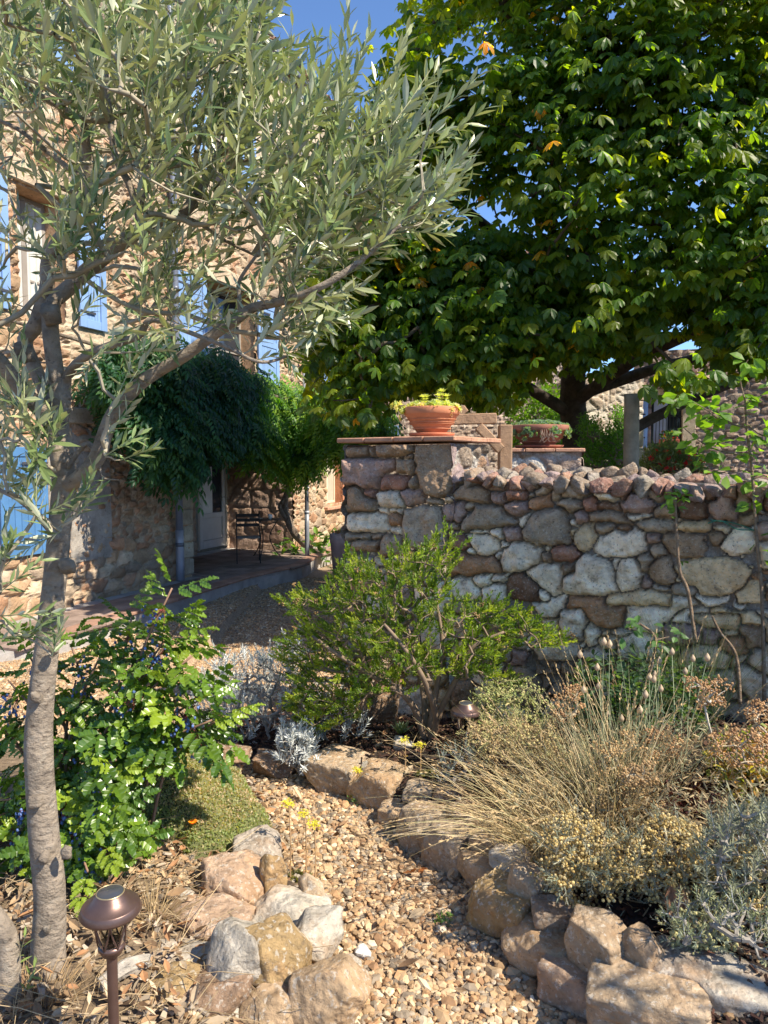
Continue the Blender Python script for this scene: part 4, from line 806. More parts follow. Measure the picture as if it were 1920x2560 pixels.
chair()
def ppot():
    c = W(853, 1378, 12.9); c[2] = float(H(c[0], c[1])); t = thing('pink_pot', 'pale pink plant pot below the brick framed window', 'plant pot', c); h = 1.6+(1151-1335)/F*12.9-c[2]; m_ = MB()
    lathe(m_, c, [(0, 0), (.14, 0), (.19, h*.8), (.20, h*.82), (.205, h), (.18, h), (.17, h-.04), (0, h-.05)], (.42, .31, .29), 28); m_.build('body', M['terracotta'], t, smooth=True)
    rosettes('pot_plant', 'tiny dry plant in the pale pink pot', c+ZV*h, .15, 26, .05, [[.3, .26, .16], [.35, .2, .16]])
ppot()

# ------------------------------------------------------------------ growing things: skeletons and shoots
def grow(init, targets, root=None, tip=.002, sag=.12, exp=.42, c=(.3, .26, .2), rmax=.06, jit=.04, up=0.):
    pos = [np.array(p, float) for p in init]; par = [max(i-1, -1) for i in range(len(pos))]; pos_a = np.zeros((len(pos)+len(targets)*3, 3)); pos_a[:len(pos)] = pos; n = len(pos); par = par+[0]*(len(targets)*3); par[0] = -1
    root = pos[0] if root is None else np.asarray(root); order = np.argsort(np.linalg.norm(targets-root, axis=1)); chains = []
    for t in targets[order]:
        d = np.linalg.norm(pos_a[:n]-t, axis=1)+.35*np.maximum(0, np.linalg.norm(pos_a[:n]-root, axis=1)-np.linalg.norm(t-root)); j = int(np.argmin(d)); p = pos_a[j]; L = np.linalg.norm(t-p); k = []
        for f in (.35, .7, 1.):
            q = p+(t-p)*f+(np.array([0, 0, -sag*L*4*f*(1-f)*.5+up*L*f*(1-f)])+(rng.normal(0, jit*L, 3) if f < 1 else 0)); pos_a[n] = q; par[n] = j if f == .35 else n-1; k.append(n); n += 1
        chains.append([j]+k)
    cnt = np.ones(n)
    for i in range(n-1, len(init)-1, -1):
        cnt[par[i]] += cnt[i]
    r = np.minimum(tip*(cnt/1.)**exp, rmax); ch = np.array(chains); mb_ = MB(); P = pos_a[ch]; Rr = r[ch]; Rr[:, 0] = np.minimum(Rr[:, 0], Rr[:, 1]*1.25)
    tubes(mb_, P, Rr, np.array(c)*U(.8, 1.2, (len(ch), 1)), 5); dirs = norm(P[:, -1]-P[:, -2]); return mb_, P[:, -1], dirs, P
def shoots(mbL, mbS, P, D, L, n, ls, T, cols, spread=50, bend=.0, dec=True, ns=0, stem=.0012, sc=(.3, .3, .18), wob=.25, t0=.08, tipleaf=True, face=1., grav=0.):
    P = np.asarray(P, float); N = len(P); D = norm(D); L = np.broadcast_to(L, (N,)); cols = np.array(cols); base = cols[rng.integers(0, len(cols), N)]*U(.85, 1.15, (N, 1)); ph = U(0, 6.28, N); az0 = norm(np.cross(D, rng.normal(size=(N, 3)))); bz0 = np.cross(D, az0)
    def at(t): return P+D*(L*t)[:, None]+np.array([0, 0, 1])*(bend*L*t*t)[:, None]
    for j in range(n):
        t = t0+(1-t0)*(j//2*2+.0 if dec else j)/(n-1); tan = norm(D+np.array([0, 0, 1])*2*bend*t); a = ph+(math.pi*(j % 2)+math.pi/2*(j//2) if dec else j*2.4)+rng.normal(0, .25, N); sp = math.radians(spread)*(1-.45*t)+rng.normal(0, wob, N)
        rad = az0*np.cos(a)[:, None]+bz0*np.sin(a)[:, None]; ld = norm(tan*np.cos(sp)[:, None]+rad*np.sin(sp)[:, None]+[0, 0, -grav]); nr = norm(tan*face-rad*.4+np.array([0, 0, .25])+rng.normal(0, .25, (N, 3)))
        scatter(mbL, T if isinstance(T, tuple) else T[j % len(T)], frames(ld, nr), at(np.full(N, t)), ls*(1-.35*abs(t-.35))*U(.7, 1.15, N), base*U(.85, 1.15, (N, 1)))
    if mbS is not None: tubes(mbS, np.stack([at(np.full(N, q)) for q in (0, .5, 1.)], 1), np.broadcast_to(np.array([stem*1.3, stem, stem*.5]), (N, 3)), np.array(sc)*U(.8, 1.2, (N, 1)), 3)
def inpx(poly, n, dfun):                # n points whose directions fall in an outline, each at its own distance
    poly = np.array(poly, float); out = []
    while sum(map(len, out)) < n:
        x = U(poly[:, 0].min(), poly[:, 0].max(), n*2); y = U(poly[:, 1].min(), poly[:, 1].max(), n*2); k = inpoly(x, y, poly); x, y = x[k], y[k]; out.append(W(x, y, dfun(x, y)))
    return np.concatenate(out)[:n]

# ------------------------------------------------------------------ horse chestnut behind the wall
def chestnut():
    base = W(1432, 1180, 11.0); base[2] = .25; t = thing('chestnut_tree', 'large dark green horse chestnut tree behind the garden wall', 'tree', base); b = base
    cen = np.array([3.3, 10.3, 5.0]); R3 = np.array([4.35, 3.6, 3.85]); tm = MB()
    P, r = limb(tm, [b-[0, 0, .4], b+[0, 0, .5], b+[.05, 0, 1.3], b+[-.02, 0, 2.4], b+[.1, 0, 4], b+[.1, .1, 6.4]], [.27, .22, .185, .18, .13, .05], (.075, .06, .05), 20, 40, .18, 5)
    main = []
    for (h, dx, dy, dz, L) in ((1.25, .9, -.1, .45, 3.6), (2.0, -.9, -.3, .35, 3.6), (2.2, .5, -.9, .3, 3.2), (2.3, 1., .1, .22, 4.4), (2.9, -.6, .8, .5, 3), (3.4, -.9, -.5, .6, 3.4), (3.3, .9, -.5, .6, 3.6), (4, .2, .9, .7, 3)):
        d = norm([dx, dy, dz]); p0 = b+[0, 0, h]; pts = [p0, p0+d*L*.35+[0, 0, .15], p0+d*L*.7+[0, 0, .1], p0+d*L]; limb(tm, pts, [.10, .08, .06, .035], (.09, .072, .06), 10, 16, .12, int(h*10)); main += list(smooth_path(pts, 8))
    tm.build('trunk', M['dark_bark'], t, smooth=True)
    n = 16000; q = rng.normal(size=(n, 3)); q = norm(q); ex = 2.8; k = (np.abs(q)**ex).sum(1)**(-1/ex); rad = U(.42, 1, n)**.45; pts = cen+q*k[:, None]*R3*rad[:, None]*(1+.18*vnoise(q*3.6, 4))[:, None]
    px, py = proj(pts); lowb = np.interp(px, [700, 800, 880, 980, 1100, 1230, 1290, 1400, 1500, 1600, 1680, 1800, 2000], [640, 1060, 1040, 990, 965, 1040, 970, 850, 890, 880, 840, 910, 910])
    lb = np.interp(py, [-200, 0, 120, 250, 400, 600, 800, 1000], [1120, 1090, 1010, 965, 900, 840, 800, 800])+25*vnoise(v3(py/50., 0, 0), 3)
    dens = vnoise(pts*[1.1, 1.1, 2.1], 12); gap = (px > 1560) & (px < 1780) & (py > 650) & (py < 900) & (vnoise(pts*1.6, 22) > -.35)
    keep = (py < lowb-25+30*vnoise(pts*2, 5)) & (px > lb) & (dens > -.22) & (pts[:, 2] > 1.75) & (pts[:, 1] < 11.5+.4*vnoise(pts*.9, 6)) & (pts[:, 2] < 8.5-.9*np.maximum(0, pts[:, 1]-9.3)+.3*vnoise(pts*1.3, 9)) & ~gap
    pts = pts[keep]
    cur = inpx([(800, 500), (795, 900), (840, 1030), (920, 1040), (970, 985), (1090, 955), (1230, 1005), (1290, 930), (1350, 885), (1500, 900), (1560, 870), (1640, 800), (1540, 700), (1300, 620)], 950, lambda x, y: U(7.4, 9.5, len(x)))
    cur2 = inpx([(1800, 860), (1830, 900), (1960, 900), (1960, 620), (1780, 640), (1790, 840)], 170, lambda x, y: U(7.0, 9., len(x))); cur3 = inpx([(1660, 930), (1700, 970), (1720, 920)], 8, lambda x, y: U(6.4, 7.6, len(x)))
    n0 = 3700; cur = cur[vnoise(cur*[1.2, 1.2, 2.2], 14) > -.35]; pts = np.concatenate([pts[:n0], cur, cur2, cur3]); pts = pts[rng.permutation(len(pts))]; tgt = pts[:1300]
    tb, tips, dirs, _ = grow([b+[0, 0, 1.2], *main], tgt, root=b+[0, 0, 2.5], tip=.006, rmax=.05, c=(.10, .08, .06)); tb.build('branches', M['dark_bark'], t, smooth=True)
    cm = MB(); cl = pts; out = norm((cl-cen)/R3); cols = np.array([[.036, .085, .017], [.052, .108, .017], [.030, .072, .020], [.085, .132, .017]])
    for i in range(9):
        N = len(cl); off = rng.normal(0, .17, (N, 3))*[1, 1, .55]; a = U(0, 6.28, N); d = norm(np.stack([np.cos(a), np.sin(a), U(-.55, -.05, N)], -1)*.9+out*.7*[1, 1, .3]); nr = norm(out*.55*[1, 1, .4]+[0, 0, .85]+rng.normal(0, .2, (N, 3)))
        cc = cols[rng.integers(0, 4, N)]*U(.75, 1.25, (N, 1)); ty = np.clip(out[:, 2:3]*.6+out[:, :1]*.5+.1, 0, 1)*U(0, 1, (N, 1)); cc = cc*(1-ty)+np.array([.17, .21, .018])*ty; yel = U(0, 1, N) < .006; cc[yel] = [.30, .20, .03]  # leaves facing up and right yellowed, sun painted into their colour
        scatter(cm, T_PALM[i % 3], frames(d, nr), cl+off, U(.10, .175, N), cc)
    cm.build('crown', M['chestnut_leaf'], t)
    sel = pts[(rng.random(len(pts)) < .5)]; pxs, pys = proj(sel); sel = sel[(sel[:, 1] < 8.6) & (pxs > 950)][:40]; v, f = ICO[1]
    for p in sel:
        fb = MB()
        for e in range(1): pp = p+rng.normal(0, .05, 3)-[0, .1, .15]; fb.add(v*.028+pp, f, np.array([.34, .40, .12])*U(.8, 1.2)); tubes(fb, np.stack([pp+[0, 0, .02], pp+[0.01, 0.01, .09], pp+[0.0, 0.02, .2]])[None], .003, np.array([.2, .2, .08])[None], 3)
        fb.build('fruit', M['leaf'], t, smooth=True)
chestnut()

# ------------------------------------------------------------------ wisteria on the facade
def wisteria():
    b = W(738, 1385, 14.3); b[2] = TZ; t = thing('wisteria', 'dense dark green wisteria hanging over the porch', 'climbing plant', b); mbw = MB(); x = lambda s, n, z: hp(s, n, z)
    trunk = [x(3.75, .25, TZ), W(733, 1330, 14.2), W(712, 1260, 14.2), W(722, 1215, 14.1), W(705, 1170, 14), x(2.8, .5, 2.7)]
    limb(mbw, trunk, [.075, .065, .06, .05, .04], (.17, .13, .10), 10, 30, .25, 3); limb(mbw, [trunk[1]+[.06, 0, 0], W(700, 1270, 14.1), W(722, 1235, 14.2), W(735, 1180, 14.0)], [.04, .04, .03], (.17, .13, .10), 8, 24, .2, 5)
    arms = [[x(2.8, .5, 2.7), x(1.5, .45, 2.75), x(0, .4, 2.8), x(-2, .3, 3.0), x(-3.6, .3, 3.1)], [x(2.8, .5, 2.7), x(4.5, .5, 2.8), x(6, .5, 2.7)]]
    for a in arms: limb(mbw, a, [.035, .02], (.15, .12, .09), 7, 24, .1)
    polyA = [(270, 880), (320, 860), (400, 855), (450, 900), (530, 890), (620, 930), (700, 960), (800, 985), (850, 1050), (940, 1010), (985, 1090), (880, 1100), (850, 1120), (800, 1100), (780, 1150), (720, 1190), (670, 1140), (600, 1110), (560, 1060), (520, 1100), (480, 1140), (430, 1170), (375, 1140), (350, 1080), (320, 1050), (290, 1000), (260, 940)]
    dwall = lambda px: 7.35/(.3704-(px-960)/F)
    pts = inpx(polyA, 1700, lambda px, py: np.minimum(dwall(px), np.where(px > 800, 13.9-(px-800)/140., 14.6))-U(.1, 1., len(px))-.5*(vnoise(v3(px/70, py/70), 3)+.4)-np.clip((py-1000)/500, 0, .3))
    # keep each spray in front of the facade
    tb, tips, dirs, _ = grow([q for a in arms for q in smooth_path(a, 12)], pts[:420], root=x(2.8, .5, 2.7), tip=.004, rmax=.03, c=(.13, .11, .08)); tb.build('branches', M['bark'], t, smooth=True); mbw.build('trunk', M['bark'], t, smooth=True)
    cm = MB(); N = len(pts); cols = np.array([[.025, .085, .038], [.035, .11, .040], [.022, .07, .035], [.05, .12, .035]])
    for i in range(5):
        d = norm(np.stack([U(-1, 1, N)+HN[0]*.7, U(-1, 1, N)+HN[1]*1.2, U(-1.1, -.1, N)], -1)); nr = norm(HN*.6+ZV*.8+rng.normal(0, .2, (N, 3))); c = cols[rng.integers(0, 4, N)]*U(.8, 1.25, (N, 1)); pxx, pyy = proj(pts); c = c*np.where((pxx > 620)[:, None]*(vnoise(pts*2.2, 8) > -.3)[:, None], [3.4, 2.3, .9], [1, 1, 1])  # sprays towards the right tinted yellow: sunlight put into the leaf colour
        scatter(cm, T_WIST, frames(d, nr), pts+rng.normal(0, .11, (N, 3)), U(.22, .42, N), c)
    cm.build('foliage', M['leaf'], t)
    po = x(hs(768)-.0, .75, TZ); po = W(768, 1395, 13.9); po[2] = TZ-.1; pt = thing('support_post', 'slim grey metal post holding up the wisteria beside the porch', 'post', po); m_ = MB(); limb(m_, [po, po+[0, 0, 1.2], po+[0, 0, 2.3]], [.038, .038], (.13, .14, .16), 14, 8); limb(m_, [po+[0, 0, .0], po+[0, 0, .9]], [.045, .045], (.25, .27, .30), 14, 4); m_.build('pole', M['zinc'], pt, smooth=True)
    m_ = MB()
    for zz in (.9, 1.35): m_ = MB(); limb(m_, [po+[0, 0, zz], po+[0, 0, zz+.05]], [.05, .05], (.4, .42, .45), 14, 3); m_.build('collar', M['zinc'], pt, smooth=True)
wisteria()

# ------------------------------------------------------------------ buildings behind
def backhouse():
    o = np.array([-1.6, 19.5, 0]); u = norm(np.array([1, -.05, 0])); n = np.array([u[1], -u[0], 0]); t = thing('farm_building', 'shaded stone building behind the chestnut crown', 'building', o); m_ = MB()
    hl = [(2.3, 3.2, 3.3, 4.8), (.6, 1.5, .6, 2.5)]
    panel(m_, o, u, n, 0, 6.6, -.5, 6.6, .05, .34, .2, [(.42, .32, .24), (.48, .39, .30), (.36, .27, .22), (.5, .42, .34)], 201, (.42, .35, .28), .03, hl); box(m_, o-n*5-ZV*.5, [u*6.6, n*4.7, ZV*7.1], (.4, .3, .2)); m_.build('wall', M['masonry'], t)
    for a, b, c, d in hl:
        m_ = MB(); bbox(m_, o+u*(a-.1)+n*.03+ZV*d, [u*(b-a+.2), -n*.3, ZV*.18], (.5, .42, .34), .01); bbox(m_, o+u*(a-.1)+n*.03+ZV*(c-.1), [u*(b-a+.2), -n*.3, ZV*.1], (.5, .42, .34), .01); w = m_.build('window', M['paint'], t); m_ = MB(); box(m_, o+u*a-n*.15+ZV*c, [u*(b-a), n*.02, ZV*(d-c)]); m_.build('pane', M['pane'], w)
        for q in (a-.5, b+.06):
            m_ = MB()
            for k in range(4): bbox(m_, o+u*(q+k*.11)+n*.06+ZV*c, [u*.108, -n*.03, ZV*(d-c)], np.array(BLUE)*U(.9, 1.1), .004)
            m_.build('shutter', M['blue_paint'], t)
    m_ = MB()
    for i in range(30):
        p0 = o+u*(i*.225)+n*.3+ZV*6.6; p1 = p0-n*3+ZV*1.0; a = np.linspace(0, math.pi, 6); V = np.concatenate([[p+u*(.11*math.cos(q))+ZV*(.08*math.sin(q)) for q in a] for p in (p0, p1)]); ix = np.arange(6); m_.add(V, np.stack([ix[:-1], ix[1:], ix[1:]+6, ix[:-1]+6], -1), np.array([.45, .27, .18])*U(.75, 1.2))
    m_.build('roof', M['tile'], t)
    # right: sunlit annex with a small tiled canopy
    o = np.array([5.55, 16.2, 0]); u = norm(np.array([1, -.28, 0])); n = np.array([u[1], -u[0], 0]); t = thing('village_house', 'brown rubble house with a small tiled window canopy seen under the chestnut', 'house', o); m_ = MB()
    def sx(px, off=0.): r = ray(px, 1150); A = np.array([[r[0], -u[0]], [r[1], -u[1]]]); q = np.linalg.solve(A, (o+n*off)[:2]); return q[1]
    a, b = sx(1626), sx(1703); zt = W(1660, 988, 16)[2]; zb = W(1660, 1113, 16)[2]
    panel(m_, o, u, n, 0, 7, -.5, 3.95, .035, .30, .16, [(.30, .22, .16), (.36, .28, .21), (.26, .19, .14), (.34, .24, .20)], 211, (.36, .30, .24), .035, [(a, b, zb, zt)]); box(m_, o-n*4-ZV*.5, [u*7, n*3.7, ZV*4.4], (.3, .25, .2)); m_.build('wall', M['masonry'], t)
    m_ = MB(); sc = (.52, .43, .30)
    bbox(m_, o+u*(a-.02)+n*.04+ZV*(zt), [u*(b-a+.32), -n*.3, ZV*.14], sc, .01); bbox(m_, o+u*b+n*.04+ZV*(zb-.3), [u*.27, -n*.3, ZV*(zt-zb+.3)], sc, .01); bbox(m_, o+u*(a-.1)+n*.05+ZV*(zb-.12), [u*(b-a+.1), -n*.3, ZV*.11], sc, .01); w = m_.build('window', M['masonry'], t)
    m_ = MB(); box(m_, o+u*a-n*.22+ZV*zb, [u*(b-a), n*.02, ZV*(zt-zb)]); m_.build('pane', M['pane'], w)
    m_ = MB(); box(m_, o+u*(a+.06)-n*.19+ZV*(zb+.05), [u*(b-a)*.45, n*.01, ZV*(zt-zb-.12)], (.55, .6, .75)); m_.build('curtain', M['paint'], w)
    m_ = MB()
    for k in range(9): limb(m_, [o+u*(a+(b-a)*(k+.5)/9)-n*.08+ZV*(zb+.02), o+u*(a+(b-a)*(k+.5)/9)-n*.08+ZV*(zb+.62)], [.008, .008], (.03, .03, .03), 5, 3)
    limb(m_, [o+u*a-n*.08+ZV*(zb+.62), o+u*b-n*.08+ZV*(zb+.62)], [.01, .01], (.03, .03, .03), 5, 3); m_.build('railing', M['iron'], t)
    s0, s1 = sx(1583), sx(1617); m_ = MB(); L = s1-s0
    for k in range(4): bbox(m_, o+u*(s0+L*k/4)+n*.05+ZV*(zb-.05), [u*(L/4-.004), n*.03, ZV*(zt-zb+.1)], np.array(BLUE)*1.1, .004)
    sh = m_.build('shutter', M['blue_paint'], t); 
    for zz in (.15, .65, .95): m_ = MB(); box(m_, o+u*s0+n*.082+ZV*(zb+zz), [u*L*.8, n*.006, ZV*.03], (.04, .04, .05)); m_.build('hinge', M['iron'], sh)
    m_ = MB()
    for i in range(7):
        p0 = o+u*(b-.45+i*.15)+n*.42+ZV*(zt+.18); p1 = p0-n*.45+ZV*.22; aa = np.linspace(0, math.pi, 7); V = np.concatenate([[p+u*(.075*math.cos(q))+ZV*(.06*math.sin(q)) for q in aa] for p in (p0, p1)]); ix = np.arange(7); m_.add(V, np.stack([ix[:-1], ix[1:], ix[1:]+7, ix[:-1]+7], -1), np.array([.42, .30, .22])*U(.7, 1.2))
    box(m_, o+u*(b-.5)+ZV*(zt+.145), [u*1.02, n*.34, ZV*.03], (.5, .4, .28)); m_.build('canopy', M['tile'], t)
    c = o+u*((a+b)/2+.05)+n*.10+ZV*zb; t2 = thing('flower_box', 'red terracotta window box on the sill of the far window', 'flower box', c); m_ = MB(); bbox(m_, c-u*.2-n*.07, [u*.40, n*.14, ZV*.13], (.42, .12, .07), .01); m_.build('box', M['terracotta'], t2)
    m_ = MB(); P = c+ZV*.15+np.stack([U(-.2, .2, 60)*u[0], U(-.2, .2, 60)*u[1], U(0, .14, 60)], -1); scatter(m_, T_ROSE, frames(rng.normal(size=(60, 3)), ZV+rng.normal(0, .4, (60, 3))), P, U(.03, .06, 60), np.where(U(0, 1, (60, 1)) < .15, [.5, .08, .08], [.10, .2, .07])); m_.build('flowers', M['leaf'], t2)
    # pale wall strip between trunk and post
    o = np.array([3.95, 14.6, 0]); u = norm(np.array([1, .35, 0])); n = np.array([u[1], -u[0], 0]); t = thing('garden_shed', 'pale ruined masonry building end behind the green bush', 'building', o); m_ = MB()
    panel(m_, o, u, n, 0, 1.35, -.5, 3.3, .03, .3, .2, [(.46, .38, .28), (.5, .45, .36), (.38, .30, .22)], 221, (.5, .44, .36), .035); box(m_, o-n*2-ZV*.5, [u*1.35, n*1.9, ZV*3.7], (.4, .35, .3)); m_.build('wall', M['masonry'], t)
    o = W(1592, 1165, 13.2); t = thing('stone_gatepost', 'pale stone gatepost left of the oleander', 'post', o*[1, 1, 0]); m_ = MB(); z1 = W(1592, 1052, 13.2)[2]
    k = 5
    for i in range(k): bbox(m_, np.array([o[0]-.14, o[1], i*(z1)/k]), [[.27*U(.94, 1), 0, 0], [0, .26, 0], [0, 0, z1/k-.012]], np.array([.50, .42, .29])*U(.85, 1.1), .02)
    m_.build('shaft', M['masonry'], t)
backhouse()

# ------------------------------------------------------------------ timber frame and post
def timber():
    D = 5.75; c = W(1270, 1150, D); t = thing('timber_frame', 'pale timber rail with a diagonal brace between the two pillars', 'timber frame', c*[1, 1, 0]); wc = (.34, .21, .12)
    def beam(p, q, D1, w, name):
        a, b = W(*p, D1), W(*q, D1); d = b-a; e = norm(np.cross(d, [0, 1., 0]))*w; m_ = MB(); bbox(m_, a-e/2-[0, w/2, 0], [d, e, [0, w, 0]], np.array(wc)*U(.9, 1.15), .006); m_.build(name, M['wood'], t)
    beam((1100, 1050), (1240, 1046), D, .08, 'rail'); beam((1125, 1052), (1165, 1020), D+.1, .06, 'rafter'); beam((1196, 1066), (1252, 1125), D-.04, .07, 'brace')
    a = W(1263, 1062, D); m_ = MB(); bbox(m_, [a[0]-.05, a[1]-.05, .2], [[.10, 0, 0], [0, .1, 0], [0, 0, a[2]-.2]], wc, .008); m_.build('post', M['wood'], t); a = W(1110, 1040, D); m_ = MB(); bbox(m_, [a[0]-.05, a[1]-.05, .2], [[.10, 0, 0], [0, .1, 0], [0, 0, a[2]-.2]], wc, .008); m_.build('post', M['wood'], t)
    p = W(1578, 1160, 7.6); z1 = W(1575, 985, 7.6)[2]; m_ = MB(); limb(m_, [[p[0], p[1], .1], [p[0], p[1], 1.2], [p[0]-.01, p[1], z1]], [.083, .08, .075], (.24, .20, .14), 16, 12, .06); tag(m_.build('wooden_post', M['wood'], smooth=True, origin=[p[0], p[1], .1]), 'round weathered wooden post standing behind the wall', 'post')
timber()

def bush(name, label, cat, poly, n, dfun, T, cols, k, ls, base, L=.15, m='leaf', spread=60, flowers=None):
    P = inpx(poly, n, dfun); t = thing(name, label, cat, base); cb = MB(); sb = MB(); out = norm(rng.normal(size=(n, 3))+[0, -.4, .9])
    nt = min(140, n); tb, tips, dirs, _ = grow([np.array(base), np.array(base)+[0, 0, .15]], P[:nt], tip=.003, rmax=.02, c=(.18, .14, .1)); tb.build('stems', M['twig'], t)
    shoots(cb, None, P, out, L, k, ls, T, cols, spread); cb.build('foliage', M[m], t)
    if flowers is not None:
        fb = MB(); Q = P[rng.integers(0, n, flowers[0])]+rng.normal(0, .05, (flowers[0], 3))-[0, .1, 0]; scatter(fb, T_ROSE, frames(rng.normal(size=(len(Q), 3)), ZV-[0, .8, 0]), Q, flowers[1], flowers[2]); fb.build('flowers', M['leaf'], t)
    return t
gb = W(1515, 1165, 9.5); gb[2] = .3
bush('leafy_bush', 'bright green leafy bush between the chestnut trunk and the wooden post', 'bush', [(1450, 1170), (1455, 1060), (1480, 1050), (1510, 1085), (1545, 1075), (1570, 1090), (1570, 1170)], 520, lambda x, y: U(9.0, 10.4, len(x)), T_SMALL, [[.07, .17, .02], [.10, .22, .02], [.05, .13, .02]], 8, .055, gb)
gb = W(1545, 1165, 13.6); gb[2] = .3
bush('ivy', 'bright green creeper climbing the pale masonry behind the bush', 'climber', [(1530, 1100), (1535, 1020), (1548, 1020), (1568, 1060), (1575, 1160), (1530, 1160)], 200, lambda x, y: U(13.9, 14.4, len(x)), T_SMALL, [[.10, .24, .02], [.07, .18, .02]], 6, .07, gb)
gb = W(1690, 1180, 11.0); gb[2] = .3
bush('oleander', 'oleander bush dotted with small red flowers beyond the wall', 'bush', [(1612, 1180), (1620, 1125), (1660, 1110), (1700, 1118), (1740, 1140), (1765, 1180)], 330, lambda x, y: U(10.5, 11.6, len(x)), T_OLIVE, [[.12, .17, .08], [.16, .20, .10]], 8, .11, gb, m='leaf', flowers=(70, .055, (.55, .05, .07)))
gb = W(1340, 1140, 13); gb[2] = .3
bush('hedge', 'sunlit yellow green hedge glimpsed behind the dark bowl', 'hedge', [(1265, 1150), (1275, 1000), (1330, 970), (1390, 960), (1420, 1150)], 420, lambda x, y: U(12.6, 13.8, len(x)), T_SMALL, [[.10, .20, .02], [.13, .26, .02]], 7, .10, gb)
gb = W(1150, 1170, 13); gb[2] = .3

# ------------------------------------------------------------------ olive tree in front
def wp(pts, D): return [W(x, y, D+(d[0] if d else 0)) for (x, y, *d) in pts]
OLC = [[.15, .21, .075], [.20, .26, .10], [.12, .175, .065], [.25, .30, .12], [.33, .36, .17]]
def olive():
    b = G(118, 2432); D = b[1]; t = thing('olive_tree', 'slender olive tree with smooth grey brown trunk and silvery leaves', 'tree', b); bc = (.31, .255, .195); tm = MB()
    main = [b-[0, 0, .1], *wp([(120, 2400), (124, 2250), (110, 2080), (97, 1900), (100, 1780), (118, 1620), (137, 1450), (148, 1330), (160, 1200), (152, 1120), (143, 1040)], D)]
    limb(tm, main, [.066, .048, .042, .040, .038, .035, .032, .031, .030, .031, .032, .026], bc, 24, 120, .07, 2)
    for (x, y, r) in ((168, 1415, .016), (144, 1520, .014), (136, 1628, .010), (88, 1742, .012), (90, 2005, .014), (166, 2130, .013), (112, 2143, .012), (116, 2325, .008), (128, 785, .02), (62, 880, .02)):
        p = W(x, y, D-.045); v, f = rock_shape(2, x, 6, .2); tm.add(v*r*2.6*[1, .8, 1.1]+p, f, np.array(bc)*.8)
    L = {}
    L['a'] = wp([(148, 1225, 0), (205, 1190, -.03), (245, 1140, -.05), (262, 1085, -.06), (293, 1020, -.08), (347, 962, -.1), (390, 931, -.1), (455, 893, -.12), (521, 846, -.13), (602, 789, -.15), (631, 770, -.15), (683, 758, -.17), (746, 741, -.2), (833, 700, -.22), (926, 631, -.2), (1000, 560, -.2)], D)
    L['b'] = wp([(147, 1060), (154, 1001), (137, 916), (127, 777), (174, 717, .03), (260, 642, .05), (336, 584, .05), (405, 547, .08), (470, 520, .1), (520, 440, .15), (570, 330, .2), (600, 200, .2), (620, 60, .2)], D)
    L['c'] = wp([(140, 1080), (127, 1039, .03), (112, 978, .05), (85, 915, .06), (62, 854, .06), (89, 812, .05), (116, 723, .04), (121, 648, .04), (162, 579, .03), (197, 509, 0), (222, 428, -.02), (215, 359, -.05), (202, 301, -.08), (120, 250, -.1), (20, 190, -.15)], D)
    L['d'] = wp([(143, 1090), (112, 1036), (58, 978, -.05), (0, 905, -.1), (-70, 840, -.15), (-150, 700, -.2)], D)
    L['e'] = wp([(166, 1000), (166, 951), (185, 916, -.04), (224, 885, -.08), (293, 858, -.1), (347, 839, -.12), (370, 804, -.14), (401, 802, -.15), (463, 827, -.2), (560, 865, -.22), (650, 905, -.22), (720, 890, -.2)], D)
    L['f'] = wp([(345, 575), (347, 545), (324, 463), (289, 393), (275, 289), (266, 197), (262, 80), (240, -60)], D+.05)
    L['g'] = wp([(197, 440), (120, 380), (40, 320), (-40, 290)], D)
    L['h'] = wp([(147, 1350), (96, 1290), (50, 1250), (0, 1225), (-60, 1190)], D-.03)
    L['i'] = wp([(250, 1145), (215, 1110), (170, 1170)], D-.03)
    L['j'] = wp([(436, 533), (500, 560), (560, 600), (640, 640)], D+.05)
    L['k'] = wp([(602, 789), (598, 740), (600, 700), (640, 640), (700, 560)], D-.13)
    L['l'] = wp([(345, 575), (360, 490), (420, 420), (520, 415), (620, 400), (720, 380)], D+.02)
    L['m'] = wp([(245, 1140), (250, 1170), (260, 1195), (300, 1200)], D-.05)
    rr = dict(a=[.026, .026, .022, .019, .017, .014, .010, .006], b=[.029, .027, .026, .024, .020, .012, .006], c=[.026, .024, .026, .022, .018, .012, .006], d=[.028, .026, .024, .018], e=[.017, .015, .012, .009, .006, .004], f=[.013, .012, .009, .005], g=[.010, .008, .005], h=[.014, .011, .008, .006], i=[.012, .009, .008], j=[.008, .006, .004], k=[.008, .006, .004], l=[.008, .006, .004], m=[.004, .003, .002])
    nodes = []
    for k, pts in L.items(): P, r = limb(tm, pts, [q*.8 for q in rr[k]], bc, 12, len(pts)*6, .08, ord(k)); nodes += list(P[4::3]) if k not in 'im' else []
    tm.build('trunk', M['bark'], t, smooth=True)
    dense = [(-40, -60), (690, -60), (700, 50), (640, 120), (690, 230), (800, 200), (850, 190), (900, 260), (960, 290), (1030, 360), (1090, 330), (1090, 420), (1100, 500), (1080, 560), (930, 610), (900, 690), (820, 700), (700, 660), (620, 620), (520, 560), (440, 500), (330, 470), (210, 300), (-40, 280)]
    sparse = [(-40, 280), (210, 300), (330, 470), (440, 500), (620, 640), (870, 700), (880, 760), (780, 830), (740, 880), (560, 880), (300, 850), (250, 900), (180, 800), (100, 700), (-40, 900)]
    low = [(-40, 900), (60, 1000), (120, 1150), (60, 1250), (-40, 1200)]
    dd = lambda x, y: D+U(-.55, .75, len(x))*np.clip(1.15-(x/1100.), .35, 1)
    A = inpx(dense, 380, dd); B = inpx(sparse, 75, lambda x, y: D+U(-.3, .5, len(x))); C_ = inpx(low, 16, lambda x, y: D+U(-.2, .2, len(x)))
